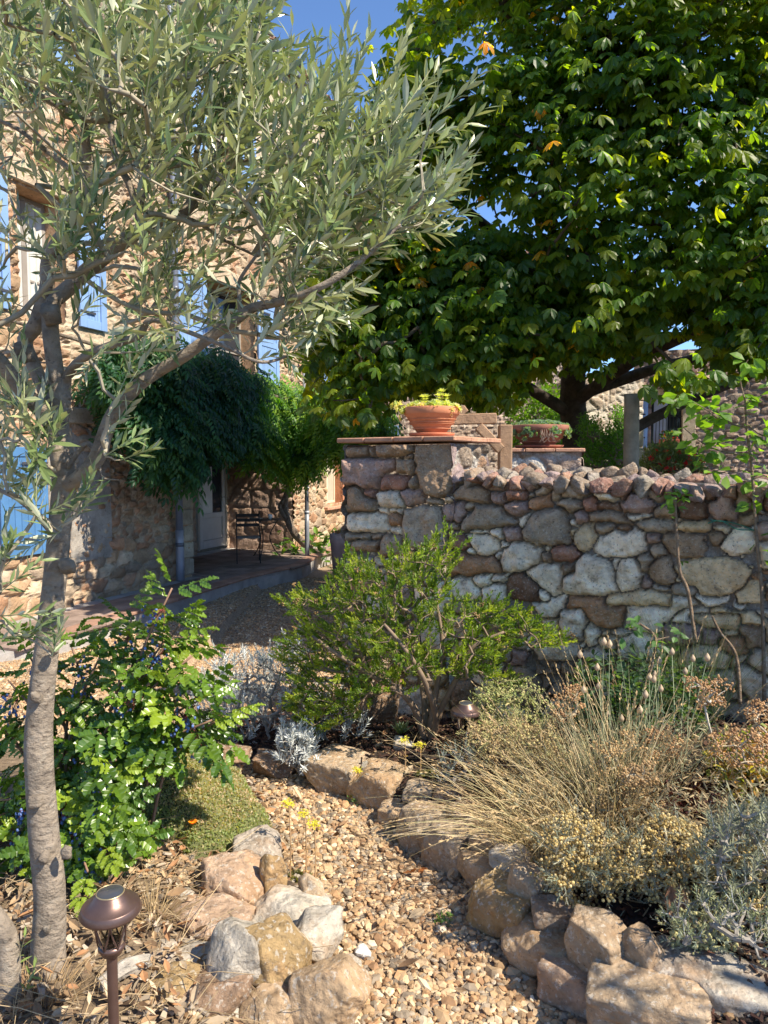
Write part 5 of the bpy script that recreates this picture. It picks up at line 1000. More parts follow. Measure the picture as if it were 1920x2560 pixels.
    T_ = np.concatenate([A, B, C_]); tb, tips, dirs, P = grow(nodes, T_, root=nodes[0], tip=.0016, rmax=.007, sag=.1, c=(.34, .30, .22), up=.05); tb.build('branches', M['twig'], t, smooth=True)
    px, py = proj(tips); cb = MB(); sb = MB(); o = norm(tips-W(250, 900, D)); dr = norm(dirs*.7+o*.35+np.stack([.25+0*px, U(-.4, .4, len(px)), .55+0*px], -1)+rng.normal(0, .28, (len(px), 3)))
    shoots(cb, sb, tips, dr, U(.10, .24, len(px)), 15, .070, T_OLIVE, OLC, 48, bend=.1, stem=.0013, sc=(.34, .34, .2))
    Pm = P[:, 2]; dm = norm(P[:, 2]-P[:, 1]+rng.normal(0, .1, Pm.shape)+[0, 0, .08]); k = rng.random(len(Pm)) < .6; shoots(cb, sb, Pm[k], dm[k], U(.08, .16, k.sum()), 11, .055, T_OLIVE, OLC, 55, stem=.0013, sc=(.34, .34, .2))
    k = rng.random(len(Pm)) < .3; shoots(cb, sb, P[k, 1], dm[k], U(.06, .14, k.sum()), 9, .052, T_OLIVE, OLC, 55, stem=.0013, sc=(.34, .34, .2))
    # single sprays seen against the house, the trunk and the berry bush
    S = [(290, 1000, 60, -130, .16), (270, 1040, 130, -150, .2), (265, 1090, 30, -80, .1), (262, 1140, 90, -40, .13), (300, 1150, 60, 10, .09), (225, 900, 40, -80, .1), (300, 870, 60, 70, .1), (330, 880, 40, 20, .1), (250, 880, -30, 60, .08), (490, 830, 80, 10, .12), (540, 850, 50, -40, .08), (640, 900, 120, -60, .14), (700, 880, 60, -60, .13), (470, 830, 30, -80, .12), (400, 800, -30, -110, .12), (370, 810, 60, 40, .1),
         (190, 1290, 60, -40, .09), (205, 1250, 50, -110, .1), (150, 1320, 60, -100, .14), (90, 1290, 10, -110, .14), (60, 1260, 40, -130, .16), (40, 1240, -20, -130, .15), (100, 1290, 70, -60, .12), (20, 1230, 20, -90, .12), (130, 1330, -40, -90, .1), (60, 1000, 0, -140, .16), (50, 1100, 10, -150, .2), (0, 1100, 30, -100, .15), (150, 1330, -80, 10, .1),
         (0, 1480, 80, -90, .14), (-10, 1540, 90, -40, .14), (0, 1440, 30, -110, .15), (-20, 1560, 100, 20, .14), (10, 1400, 60, -60, .1), (-30, 1500, 60, -120, .16), (-30, 1600, 130, -30, .16), (60, 1590, 70, -40, .1), (130, 1640, 30, -100, .09), (20, 860, 50, -90, .12), (180, 820, 30, -110, .13), (200, 790, 70, -70, .12), (700, 740, 60, -70, .12), (760, 740, 90, 10, .12), (840, 700, 110, -30, .14), (850, 700, 60, 60, .1), (930, 630, 130, -60, .14), (780, 730, 50, 80, .12), (820, 760, -20, 80, .12), (760, 800, 60, 30, .12), (700, 850, 50, 60, .1), (1000, 560, 110, -70, .15), (1010, 540, 90, -150, .18), (1050, 400, 60, -160, .2), (1080, 300, 50, -120, .15), (1060, 480, 80, -60, .12)]
    S = np.array(S, float); dep = D-.12-.1*U(0, 1, len(S)); P0 = np.stack([W(a[0], a[1], d) for a, d in zip(S, dep)]); P1 = np.stack([W(a[0]+a[2], a[1]+a[3], d) for a, d in zip(S, dep)]); dv = norm(P1-P0+rng.normal(0, .02, P0.shape))
    shoots(cb, sb, P0, dv, S[:, 4], 14, .056, T_OLIVE, [[.17, .23, .085], [.20, .27, .10], [.15, .21, .09]], 45, stem=.0015, sc=(.36, .38, .2))
    ab, _, _, _ = grow(list(smooth_path(L['h'], 30))+nodes, P0, root=nodes[0], tip=.0018, rmax=.005, sag=.0, c=(.34, .30, .22)); V = np.concatenate(ab.v); sb.add(V, [np.concatenate(ab.f)], np.concatenate(ab.c))
    sb.build('twigs', M['twig'], t); cb.build('crown', M['olive_leaf'], t)
    # second stem at the frame edge
    b2 = G(15, 2500); D2 = b2[1]-.02; t = thing('olive_tree', 'thin leaning olive stem cut by the left edge beside the trunk', 'tree', b2); m_ = MB(); limb(m_, [b2-[0, 0, .1], W(20, 2470, D2), W(22, 2400, D2), W(14, 2340, D2), W(-25, 2280, D2), W(-80, 2180, D2)], [.036, .033, .030, .028, .026, .02], bc, 18, 50, .08, 8); m_.build('trunk', M['bark'], t, smooth=True)
    c2 = MB(); s2 = MB(); P0 = np.stack([W(35, 2440, D2), W(20, 2400, D2), W(60, 2480, D2), W(-60, 2200, D2)]); shoots(c2, s2, P0, norm(np.array([[.3, 0, 1], [-.2, 0, 1], [.4, -.2, .8], [-.5, 0, 1]])), .12, 10, .04, T_OLIVE, [[.2, .28, .08]], 45); c2.build('leaves', M['olive_leaf'], t); s2.build('twigs', M['twig'], t)
olive()

# ------------------------------------------------------------------ berry bush (spiny compound leaves, blue berries)
def mahonia():
    b = G(235, 2120); t = thing('berry_bush', 'glossy holly leaved bush with clusters of dusty blue berries behind the olive trunk', 'bush', b); sb = MB(); cb = MB(); bb = MB()
    tips = [(430, 1470, 2.75), (330, 1540, 2.8), (480, 1640, 2.7), (500, 1750, 2.7), (530, 1800, 2.65), (440, 1830, 2.85), (380, 1700, 2.6), (300, 1700, 2.6), (250, 1640, 2.9), (190, 1700, 2.9), (60, 1620, 2.9), (20, 1700, 2.8), (10, 1850, 2.7), (60, 1950, 2.6), (200, 1850, 2.6), (290, 1900, 2.5), (330, 1850, 2.65), (290, 2020, 2.45), (240, 2080, 2.4), (180, 1990, 2.5), (340, 1800, 2.6), (410, 1600, 2.75), (60, 2080, 2.5), (0, 2000, 2.5), (250, 1980, 2.4), (440, 1750, 2.7), (520, 1720, 2.8), (120, 1780, 2.9), (180, 1620, 3.0), (-40, 1780, 2.7), (-30, 2100, 2.5), (150, 2150, 2.45), (280, 1780, 2.9), (220, 2180, 2.35), (30, 2200, 2.45), (340, 1600, 2.85), (450, 1560, 2.8), (560, 1790, 2.75), (90, 1880, 3.0), (260, 2110, 2.4)]
    cols = np.array([[.09, .165, .014], [.14, .23, .018], [.055, .115, .014], [.20, .28, .022]]); stemc = (.25, .15, .10)
    for i, (x, y, D) in enumerate(tips):
        p1 = W(x, y, D); p0 = b+np.array([U(-.22, .08), U(-.05, .2), 0]); p0[0] += .25*(p1[0]-b[0]); pm = (p0+p1)/2+[U(-.03, .03)-.15*(p1[0]-p0[0]), 0, .08]; P, r = limb(sb, [p0, pm, p1], [.008, .006, .0035], stemc, 6, 12)
        up = norm(p1-pm+[0, 0, .1]); n = 6; a = np.arange(n)*2.4+U(0, 6); ax = norm(np.cross(up, [.3, 1, .2])); bx = np.cross(up, ax)
        base = p1-up*np.linspace(0, .16, n)[:, None]; el = np.linspace(60, 5, n)*math.pi/180
        d = norm((ax*np.cos(a)[:, None]+bx*np.sin(a)[:, None])*np.cos(el)[:, None]+up*np.sin(el)[:, None]); scatter(cb, T_MAHO, frames(d, up+rng.normal(0, .15, (n, 3))), base, U(.15, .21, n)*np.linspace(.65, 1, n), cols[rng.integers(0, 4, n)]*U(.85, 1.2, (n, 1)))
        # a few leaves lower down the stem
        k = 2; idx_ = rng.integers(5, 11, k); a = U(0, 6.28, k); d = norm(np.stack([np.cos(a), np.sin(a)-.3, U(-.2, .4, k)], -1)); scatter(cb, T_MAHO, frames(d, np.array([0, -.2, 1.])+rng.normal(0, .2, (k, 3))), P[idx_], U(.13, .19, k), cols[rng.integers(0, 3, k)]*.85)
        if i % 5 != 2:
            v, f = ICO[1]; m = rng.integers(14, 30); c = p1-up*.10+norm(np.array([U(-1, 1), -.8, U(-.3, .3)]))*.05; q = rng.normal(0, .022, (m, 3))*[1.1, 1, 1.3]+c
            for w in q: bb.add(v*.0052*[1, 1, 1.25]+w, f, np.array([.10, .16, .36])*U(.75, 1.5))
            tubes(sb, np.stack([np.repeat((p1-up*.08)[None], m, 0), (q+p1-up*.08)/2+[0, 0, .006], q], 1), .0008, np.array([.35, .08, .08])[None].repeat(m, 0), 3)
    sb.build('stems', M['twig'], t, smooth=True); cb.build('foliage', M['glossy_leaf'], t); tag(bb.build('berries', M['berry'], t, smooth=True), kind='stuff')
mahonia()

# ------------------------------------------------------------------ thyme cushion
def thyme():
    out = [(300, 2030), (320, 1970), (390, 1930), (470, 1922), (540, 1930), (585, 1970), (640, 2020), (680, 2080), (672, 2110), (600, 2150), (560, 2180), (480, 2190), (400, 2150), (340, 2160), (290, 2130)]
    P = np.array([flat(*q, .05)[:2] for q in out]); c = P.mean(0); z = float(H(c[0], c[1])); t = thing('thyme_cushion', 'low rounded cushion of creeping thyme beside the gravel path', 'ground cover', [c[0], c[1], z])
    x = np.linspace(P[:, 0].min()-.05, P[:, 0].max()+.05, 110); y = np.linspace(P[:, 1].min()-.05, P[:, 1].max()+.05, 130); X_, Y_ = np.meshgrid(x, y, indexing='ij'); d = polysd(X_, Y_, P)+.04*fbm(v3(X_*8, Y_*8), 3, 5)
    h = .19*np.sqrt(np.clip(d/.16, 0, 1))*(1+.25*vnoise(v3(X_*5, Y_*5), 6))+.012*fbm(v3(X_*30, Y_*30), 3, 7); Zz = H(X_, Y_)+np.where(d > 0, h, -.03); ix = np.arange(X_.size).reshape(X_.shape); q = np.stack([ix[:-1, :-1], ix[1:, :-1], ix[1:, 1:], ix[:-1, 1:]], -1)[(d > -.01)[:-1, :-1]]
    m_ = MB(); m_.add(np.stack([X_, Y_, Zz], -1).reshape(-1, 3), q, (.13, .14, .06)); m_.build('mat', M['soil'], t, smooth=True)
    k = np.argwhere(d > .0); k = k[rng.integers(0, len(k), 26000)]; px_ = np.stack([X_[k[:, 0], k[:, 1]]+U(-.004, .004, len(k)), Y_[k[:, 0], k[:, 1]]+U(-.004, .004, len(k)), Zz[k[:, 0], k[:, 1]]+U(0, .01, len(k))], -1); N = len(k)
    m_ = MB(); w = vnoise(px_*[9, 9, 0], 8)[:, None]; col_ = np.where(U(0, 1, (N, 1)) < .28+.2*w, [.46, .36, .26], [.31, .32, .17]); col_ = np.where(d[k[:, 0], k[:, 1]][:, None] < .05, col_*[.8, .95, .75], col_)
    scatter(m_, leafT(.55, .1, .1), frames(norm(np.stack([U(-1, 1, N), U(-1, 1, N), U(.1, 1.3, N)], -1)), norm(rng.normal(0, .6, (N, 3))+[0, 0, 1])), px_, U(.008, .014, N), col_*U(.7, 1.3, (N, 1))); m_.build('foliage', M['leaf'], t)
    p = G(500, 2095)+[0, -.1, .11]; m_ = MB(); a = np.arange(14)*2.4; scatter(m_, leafT(.5, .2, -.2), frames(np.stack([np.cos(a), np.sin(a), .35+0*a], -1), ZV), np.repeat(p[None], 14, 0), .022, (.75, .33, .02)); tag(m_.build('orange_flower', M['leaf'], origin=p), 'single bright orange flower head lying on the thyme', 'flower')
thyme()

# ------------------------------------------------------------------ solar path lights
def lamp(label, px, pyc, D, foot_px=None):
    p = W(px, pyc, D); g = float(H(p[0], p[1])); t = thing('garden_lamp', label, 'garden lamp', [p[0], p[1], g]); br = (.15, .095, .08); c = np.array([p[0], p[1], p[2]-.028])    # c: underside of the cap
    m_ = MB(); lathe(m_, c, [(.020, -.004), (.058, -.007), (.068, -.004), (.0712, .001), (.0716, .003), (.0665, .0165), (.0655, .0178), (.0635, .0185), (.050, .0265), (.041, .036), (.0375, .0415), (.0345, .0435), (.033, .047), (.0, .047)], br, 56); cap = m_.build('cap', M['bronze'], t, smooth=True)
    m_ = MB(); lathe(m_, c, [(.0305, .0475), (.0295, .0485), (0, .0485)], (.06, .065, .075), 40); m_.build('solar_panel', M['panel'], cap, smooth=True)
    m_ = MB(); lathe(m_, c, [(.0330, .0472), (.0322, .0488), (.0308, .0490), (.0306, .0474)], (.45, .36, .2), 40); m_.build('rim', M['bronze'], cap, smooth=True)
    m_ = MB(); lathe(m_, c, [(.041, -.006), (.038, -.03), (.030, -.075), (.028, -.082), (.0265, -.082), (.0285, -.075), (.0365, -.03), (.0395, -.006)], (1, 1, 1), 40); m_.build('lamp_shade', M['glass'], t, smooth=True)
    m_ = MB()
    for k in range(6):
        a0 = k*math.pi/3+.3
        for sg in (-1, 1):
            pts = []
            for u in np.linspace(0, 1, 9): a = a0+sg*(math.pi/6)*(1-(1-u)**2)*1.0; zz = -.082+.076*u; r_ = .0300+.0125*u; pts.append(c+np.array([r_*math.cos(a), r_*math.sin(a), zz]))
            limb(m_, pts, [.0021, .0021], br, 6, 12)
    m_.build('rib', M['bronze'], t, smooth=True) if False else m_.build('frame', M['bronze'], t, smooth=True)
    m_ = MB(); lathe(m_, c, [(0, -.080), (.031, -.080), (.0315, -.090), (.028, -.094), (.024, -.104), (.0135, -.112), (.0125, -.116)], br, 36); m_.build('collar', M['bronze'], t, smooth=True)
    m_ = MB(); lathe(m_, c, [(.006, -.078), (.010, -.074), (.011, -.066), (.006, -.060), (0, -.058)], (.75, .78, .8), 16); m_.build('bulb', M['glass'], t, smooth=True)
    m_ = MB(); lathe(m_, c, [(.0125, -.114), (.0125, g-.03-c[2])], br, 24); m_.build('pole', M['bronze'], t, smooth=True)
lamp('bronze mushroom capped garden lamp in front, beside the olive trunk', 276, 2250, 1.70)
lamp('bronze garden lamp half hidden under the green shrub near the wall', 1165, 1768, 3.35)

# ------------------------------------------------------------------ the green shrub in the middle
def shrub():
    b = G(1068, 1850); D = b[1]; t = thing('green_shrub', 'bushy bright green small leaved shrub in front of the wall pillar', 'shrub', b); sb = MB(); bc = (.22, .16, .11)
    st = [[b-[0, 0, .05], W(1085, 1760, D), W(1098, 1680, D), W(1105, 1600, D), W(1090, 1500, D)], [b-[0, 0, .05], W(1040, 1780, D-.05), W(1000, 1730, D-.1), W(930, 1690, D-.15), W(850, 1640, D-.2), W(780, 1590, D-.2)], [b-[0, 0, .05], W(1100, 1780, D), W(1140, 1700, D-.05), W(1180, 1620, D-.1), W(1260, 1580, D-.1)], [b-[0, 0, .05], W(1060, 1750, D+.1), W(1040, 1640, D+.15), W(1010, 1540, D+.2), W(1000, 1450, D+.2)], [b-[0, 0, .05], W(1090, 1800, D-.1), W(1060, 1700, D-.25), W(1010, 1620, D-.3), W(960, 1560, D-.3)]]
    for i, p in enumerate(st): limb(sb, p, [.020, .016, .012, .007], bc, 8, 26, .15, i)
    nodes = [q for p in st for q in smooth_path(p, 9)[3:]]
    poly = [(665, 1490), (740, 1470), (800, 1480), (830, 1430), (880, 1370), (905, 1390), (950, 1430), (985, 1370), (1010, 1350), (1040, 1390), (1075, 1340), (1100, 1310), (1140, 1330), (1150, 1380), (1120, 1440), (1130, 1480), (1200, 1500), (1260, 1490), (1340, 1510), (1370, 1550), (1440, 1590), (1330, 1610), (1260, 1600), (1270, 1660), (1330, 1680), (1260, 1700), (1180, 1690), (1120, 1660), (1060, 1700), (1000, 1720), (960, 1700), (920, 1760), (850, 1800), (760, 1810), (720, 1770), (740, 1690), (700, 1600), (780, 1550), (760, 1520)]
    poly = [(x if x < 1100 else 1100+(x-1100)*.9, y+22) for x, y in poly]
    P = inpx(poly, 760, lambda x, y: D+U(-.42, .4, len(x))*np.clip(1-np.abs(x-1030)/620, .35, 1)); tb, tips, dirs, Ps = grow(nodes, P, root=nodes[0], tip=.0013, rmax=.009, c=bc, sag=.05); sb.add(np.concatenate(tb.v), [np.concatenate(tb.f)], np.concatenate(tb.c)); sb.build('branches', M['twig'], t, smooth=True)
    cb = MB(); s2 = MB(); px, py = proj(tips); side = np.stack([(px-1030)/420, U(-.3, .3, len(px)), np.where(py < 1500, .9, .45)], -1); dr = norm(side+dirs*.5+rng.normal(0, .22, (len(px), 3))); cols = [[.12, .19, .022], [.17, .25, .03], [.085, .145, .02], [.25, .31, .045], [.07, .13, .02]]
    T = leafT(.36, .12, .05, .6); shoots(cb, s2, tips, dr, U(.045, .11, len(px)), 20, .028, T, cols, 42, stem=.0011, sc=(.30, .26, .12), dec=False); shoots(cb, s2, Ps[:, 2], norm(dr+rng.normal(0, .3, dr.shape)), U(.05, .10, len(px)), 16, .028, T, cols, 50, stem=.001, sc=(.3, .26, .12), dec=False)
    k = rng.random(len(px)) < .05; fb = MB(); v, f = ICO[1]
    for q, d_ in zip(tips[k], dr[k]):
        for e in range(14): fb.add(v*.004+q+d_*.1+rng.normal(0, .007, 3), f, np.array([.33, .22, .10])*U(.7, 1.2))
    tag(fb.build('dry_flower_heads', M['dry'], t), kind='stuff'); s2.build('twigs', M['twig'], t); cb.build('foliage', M['leaf'], t)
shrub()

def silver(label, polys_, n, dfun, base, L=.10, ls=.034, cols=((.52, .55, .53), (.62, .65, .62), (.42, .46, .44)), up=.8, nl=26, name='silver_shrub', stemc=(.30, .27, .23)):
    t = thing(name, label, 'shrub', base); cb = MB(); s2 = MB(); P = np.concatenate([inpx(p, k, dfun) for p, k in zip(polys_, n)]); b = np.array(base)
    tb, tips, dirs, Ps = grow([b, b+[0, 0, .05]], P, root=b, tip=.0015, rmax=.008, c=stemc, sag=.1, jit=.08); tb.build('stems', M['twig'], t); d = norm(dirs*.5+rng.normal(0, .35, tips.shape)+[0, -.15, up])
    shoots(cb, s2, tips, d, U(.6, 1.3, len(tips))*L, nl, ls, T_NEEDLE, cols, 60, dec=False, stem=.0014, sc=(.45, .46, .43)); s2.build('twigs', M['silver_leaf'], t); cb.build('foliage', M['silver_leaf'], t); return t
gb = G(620, 1860)
silver('dusty silver grey shrub between the path and the sunlit courtyard gravel', [[(500, 1720), (560, 1640), (700, 1650), (740, 1700), (900, 1760), (920, 1850), (830, 1880), (700, 1860), (560, 1880), (480, 1830)], [(690, 1640), (745, 1600), (770, 1680), (720, 1720)]], (360, 34), lambda x, y: gb[1]+U(-.15, .55, len(x)), gb)
gb2 = G(745, 1950)
silver('small bright silvery tuft leaning over the path beside the big far boulder', [[(700, 1850), (780, 1830), (790, 1900), (770, 1950), (700, 1910)]], (70,), lambda x, y: gb2[1]+U(-.08, .06, len(x)), gb2, .10, .034, ((.68, .71, .68), (.75, .78, .75)))
# bed at the right: lavender grey mounds
gb = G(1860, 2230)
silver('grey green lavender mound at the right edge of the photo', [[(1740, 2130), (1790, 2060), (1870, 2030), (1960, 2020), (1990, 2200), (1850, 2260), (1760, 2220)]], (300,), lambda x, y: gb[1]+U(-.25, .35, len(x)), gb, .065, .026, ((.28, .29, .185), (.35, .355, .23), (.22, .24, .15)), 1.0, 22, 'lavender')
gb = G(1780, 2400)
silver('low grey green cushion above the front edging stones, lower right', [[(1650, 2290), (1720, 2240), (1850, 2250), (1960, 2220), (1980, 2380), (1900, 2410), (1820, 2340), (1700, 2370)]], (240,), lambda x, y: gb[1]+U(-.1, .3, len(x)), gb, .045, .018, ((.28, .31, .16), (.36, .37, .2), (.24, .28, .15)), .9, 20, 'santolina')
gb = G(1150, 1975)
silver('small blue green stonecrop mat between the lamp and the edging stones', [[(1070, 1930), (1100, 1890), (1180, 1870), (1220, 1930), (1190, 1970), (1110, 1965)]], (60,), lambda x, y: gb[1]+U(-.08, .15, len(x)), gb, .06, .014, ((.20, .28, .20), (.27, .34, .25)), .7, 26, 'stonecrop')

# ------------------------------------------------------------------ dry grass tuft, seed heads, tan flower heads
def blades(mb_, P, D_, L, bend, w, cols, K=6):
    N = len(P); t = np.linspace(0, 1, K); D_ = norm(D_); cols = np.array(cols); c = cols[rng.integers(0, len(cols), N)]*U(.8, 1.2, (N, 1)); hd = norm(D_*[1, 1, 0]+1e-6); pts = P[:, None]+D_[:, None]*(L[:, None, None]*t[None, :, None])+(hd*.6-ZV)[:, None]*(bend[:, None]*L[:, None]*t[None]**2.2)[..., None]
    sd_ = norm(np.cross(D_, rng.normal(size=(N, 3)))); ww = w*(1-t**2*.85); a = pts-sd_[:, None]*ww[None, :, None]; b = pts+sd_[:, None]*ww[None, :, None]; V = np.stack([a, b], 2).reshape(-1, 3); ix = np.arange(N*K*2).reshape(N, K, 2)
    mb_.add(V, np.stack([ix[:, :-1, 0], ix[:, :-1, 1], ix[:, 1:, 1], ix[:, 1:, 0]], -1).reshape(-1, 4), np.repeat(c, K*2, 0)); return pts
def grass(label, base, r, n, L0, L1, lean, cols, w=.0011, seeds=.25, sp=.45, name='dry_grass_tuft', bendm=.3):
    b = np.array(base); t = thing(name, label, 'ornamental grass', b); m_ = MB(); a = U(0, 6.28, n); rr = r*np.sqrt(U(0, 1, n)); P = b+np.stack([np.cos(a)*rr, np.sin(a)*rr*.7, 0*a], -1); P[:, 2] = H(P[:, 0], P[:, 1]); D_ = norm(np.stack([np.cos(a)*rr/r*sp, np.sin(a)*rr/r*sp, np.ones(n)], -1)+rng.normal(0, .2, (n, 3))+np.array(lean)); pts = blades(m_, P, D_, U(L0, L1, n), U(.05, bendm, n), w, cols, 7); m_.build('blades', M['dry'], t)
    k = rng.random(n) < seeds; q = pts[k]; m_ = MB(); N = len(q)
    for j in range(12):
        f = j/12.; p = q[:, -2]*(1-f)+q[:, -1]*f; d = norm(q[:, -1]-q[:, -2]+rng.normal(0, .005, (N, 3))); scatter(m_, leafT(.3, .1, .0), frames(norm(d+rng.normal(0, .22, (N, 3))), rng.normal(size=(N, 3))), p, U(.010, .020, N), np.array([.50, .37, .20])*U(.8, 1.2, (N, 1)))
    if N: m_.build('seed_heads', M['dry'], t)
    return t
STR = [[.62, .49, .27], [.54, .43, .22], [.46, .42, .22], [.68, .56, .34]]
grass('arching tuft of straw coloured dry grass beside the lamp', G(1440, 2090), .22, 520, .30, .70, (-.50, -.02, 0), STR, w=.0013, seeds=.3, sp=.8, bendm=.45)
grass('upright grey green grass clump behind the tan flower heads', G(1530, 1990), .18, 380, .22, .52, (.05, 0, 0), [[.30, .34, .20], [.38, .40, .25], [.45, .42, .26]], seeds=.05, sp=.3)
grass('short wispy dry grass growing through the tan flower heads', G(1350, 2150), .14, 260, .15, .32, (-.1, -.1, 0), STR, seeds=.05)
grass('thin wild green grass against the wall by the young tree', G(1850, 1900)+[0, .55, 0], .18, 260, .4, .75, (.02, 0, 0), [[.16, .22, .08], [.24, .28, .12]], seeds=.0, sp=.25, name='wild_grass', bendm=.15)
grass('dry golden weeds around the foot of the olive trunk', G(90, 2500), .10, 300, .05, .13, (0, -.1, 0), [[.5, .36, .2], [.42, .3, .16]], seeds=0, sp=1.1)
grass('small burst of dry straw stems behind the garden lamp', G(385, 2300), .05, 120, .08, .2, (0, 0, 0), [[.52, .38, .2], [.45, .33, .17]], seeds=0, sp=1.3)
def curry(label, poly, n, D, base, cols, ls=.0105, clus=15, sr=.015, stems=(.42, .36, .22), name='curry_plant', leafy=True, g=None, lc=((.30, .33, .22), (.36, .36, .26))):
    b = np.array(base); t = thing(name, label, 'dried plant', b); P = inpx(poly, n, lambda x, y: D+U(-.16, .22, len(x))); tb, tips, dirs, Ps = grow([b, b+[0, 0, .03]], P, root=b, tip=.0011, rmax=.005, c=stems, sag=-.05, jit=.05); tb.build('stems', M['twig'], t); fb = MB(); v, f = ICO[0]; cols = np.array(cols)
    big = U(.6, 1.25, (n, 1))
    for j in range(clus):
        off = rng.normal(0, 1, (n, 3))*[sr, sr, sr*.5]*big; scatter(fb, (v, [f]), frames(rng.normal(size=(n, 3)), ZV+0*off), tips+off, U(.6, 1.2, n)*ls*.5*np.array(1.), cols[rng.integers(0, len(cols), n)]*U(.75, 1.2, (n, 1))*1.12)
    fb.build('flower_heads', M['dry'], t)
    if leafy:
        cb = MB(); k = rng.integers(0, n, n); shoots(cb, None, Ps[k, 2], norm(dirs[k]+rng.normal(0, .3, (n, 3))), .07, 16, .020, T_NEEDLE, lc, 50, dec=False); cb.build('foliage', M['silver_leaf'], t)
    return t
TANC = [[.56, .42, .16], [.62, .50, .22], [.46, .33, .12], [.66, .54, .28]]; BRNC = [[.44, .27, .13], [.54, .34, .17], [.36, .21, .11]]
curry('mound of dry golden curry plant heads above the middle edging stones', [(1340, 2150), (1370, 2060), (1440, 2030), (1520, 2080), (1570, 2150), (1560, 2240), (1450, 2270), (1370, 2220)], 230, 2.35, G(1460, 2290), TANC)
curry('dry golden curry plant spreading towards the lavender, front right', [(1560, 2100), (1640, 2040), (1740, 2060), (1790, 2140), (1860, 2180), (1860, 2260), (1760, 2300), (1640, 2260), (1560, 2200)], 260, 2.35, G(1680, 2300), TANC)
curry('sprawling dry heads between the grass tuft and dark red groundcover', [(1480, 2020), (1560, 1960), (1640, 1990), (1700, 2040), (1640, 2090), (1520, 2090)], 120, 2.8, G(1580, 2090), [[.44, .30, .15], [.5, .38, .2]])
curry('yellow green euphorbia mound right of the shrub against the wall', [(1180, 1740), (1250, 1690), (1330, 1700), (1380, 1760), (1370, 1830), (1290, 1870), (1200, 1820)], 170, 3.5, G(1290, 1900), [[.36, .40, .14], [.42, .44, .18], [.50, .46, .22]], .010, 7, .016, (.34, .30, .14), 'euphorbia', True, lc=((.28, .34, .12), (.4, .4, .16)))
curry('golden brown dried mound right of the lamp under the shrub', [(1160, 1830), (1240, 1790), (1360, 1800), (1420, 1880), (1440, 1950), (1300, 1960), (1200, 1920)], 210, 3.1, G(1300, 1990), [[.46, .36, .18], [.40, .29, .14], [.52, .45, .2]], .010, 7, .016, (.40, .30, .16), lc=((.42, .40, .18), (.36, .28, .15)))
curry('tall russet seed heads on pale branching stems near the wall', [(1720, 1700), (1780, 1680), (1830, 1720), (1820, 1760), (1740, 1770)], 26, 3.0, G(1800, 1960), BRNC, .010, 16, .016, (.50, .46, .38), leafy=False)
curry('dark brown seed head mass in the middle of the bed', [(1610, 1840), (1660, 1810), (1700, 1850), (1690, 1900), (1620, 1900)], 46, 3.0, G(1640, 1990), BRNC, .010, 16, .014, (.34, .25, .16), leafy=False)
curry('brown seed heads at the right edge above the yellow leaves', [(1780, 1840), (1860, 1820), (1960, 1820), (1980, 1920), (1880, 1920), (1800, 1900)], 60, 2.8, G(1880, 2010), BRNC, .010, 14, .015, (.40, .33, .22), leafy=False)
curry('russet seed heads just right of the euphorbia by the wall', [(1380, 1740), (1440, 1700), (1470, 1760), (1440, 1810), (1390, 1800)], 34, 3.3, G(1440, 1930), BRNC, .010, 12, .014, (.40, .33, .22), leafy=False)
curry('flat brown seed heads in the centre of the bed in front of the grey grass', [(1560, 1920), (1620, 1900), (1640, 1960), (1570, 1970)], 34, 2.6, G(1590, 2050), [[.44, .30, .15], [.36, .24, .12]], .011, 14, .014, (.40, .33, .22), leafy=False)
def seedheads():
    b = G(1560, 1960); t = thing('blue_cupidone', 'tall thin stems topped by papery pale seed pods before the wall', 'flower stems', b); m_ = MB(); pts = [(1510, 1608), (1524, 1614), (1450, 1640), (1493, 1672), (1459, 1728), (1497, 1718), (1624, 1696), (1637, 1690), (1635, 1702), (1648, 1655), (1680, 1633), (1732, 1650), (1768, 1648), (1713, 1682), (1614, 1740), (1600, 1778), (1520, 1790), (1554, 1800), (1652, 1725), (1612, 1745)]
    v, f = ICO[2]
    for x, y in pts:
        D = 3.1+U(-.2, .2); p = W(x, y, D); q = b+[(p[0]-b[0])*.55, U(-.15, .15), 0]; limb(m_, [q, (p+q)/2+[U(-.02, .02), 0, 0], p], [.0019, .0013], (.30, .34, .20), 4, 8); w = v*np.array([.0115, .0115, .018]); w[:, :2] *= (1-.5*np.clip(w[:, 2:]/.014, 0, 1)); f_ = MB(); f_.add(w+p+[0, 0, .008], f, np.array([.60, .47, .32])*U(.85, 1.1)); f_.build('seed_pod', M['dry'], t, smooth=True)
    m_.build('stems', M['twig'], t)
seedheads()
def mat_plant(name, label, cat, outline, colr, lh, n, ls, T, m='leaf', rad=.02):
    P = np.array([G(*q) for q in outline]); c = P.mean(0); x = U(P[:, 0].min(), P[:, 0].max(), n*3); y = U(P[:, 1].min(), P[:, 1].max(), n*3); k = polysd(x, y, P[:, :2]) > 0; x, y = x[k][:n], y[k][:n]; N = len(x); m_ = MB(); cols = np.array(colr)
    scatter(m_, T, frames(norm(np.stack([U(-1, 1, N), U(-1, 1, N), U(-.1, .8, N)], -1)), norm(rng.normal(0, .5, (N, 3))+ZV)), np.stack([x, y, H(x, y)+U(.0, lh, N)], -1), ls*U(.7, 1.3, N), cols[rng.integers(0, len(cols), N)]*U(.75, 1.2, (N, 1))); return tag(m_.build(name, M[m], origin=c), label, cat)
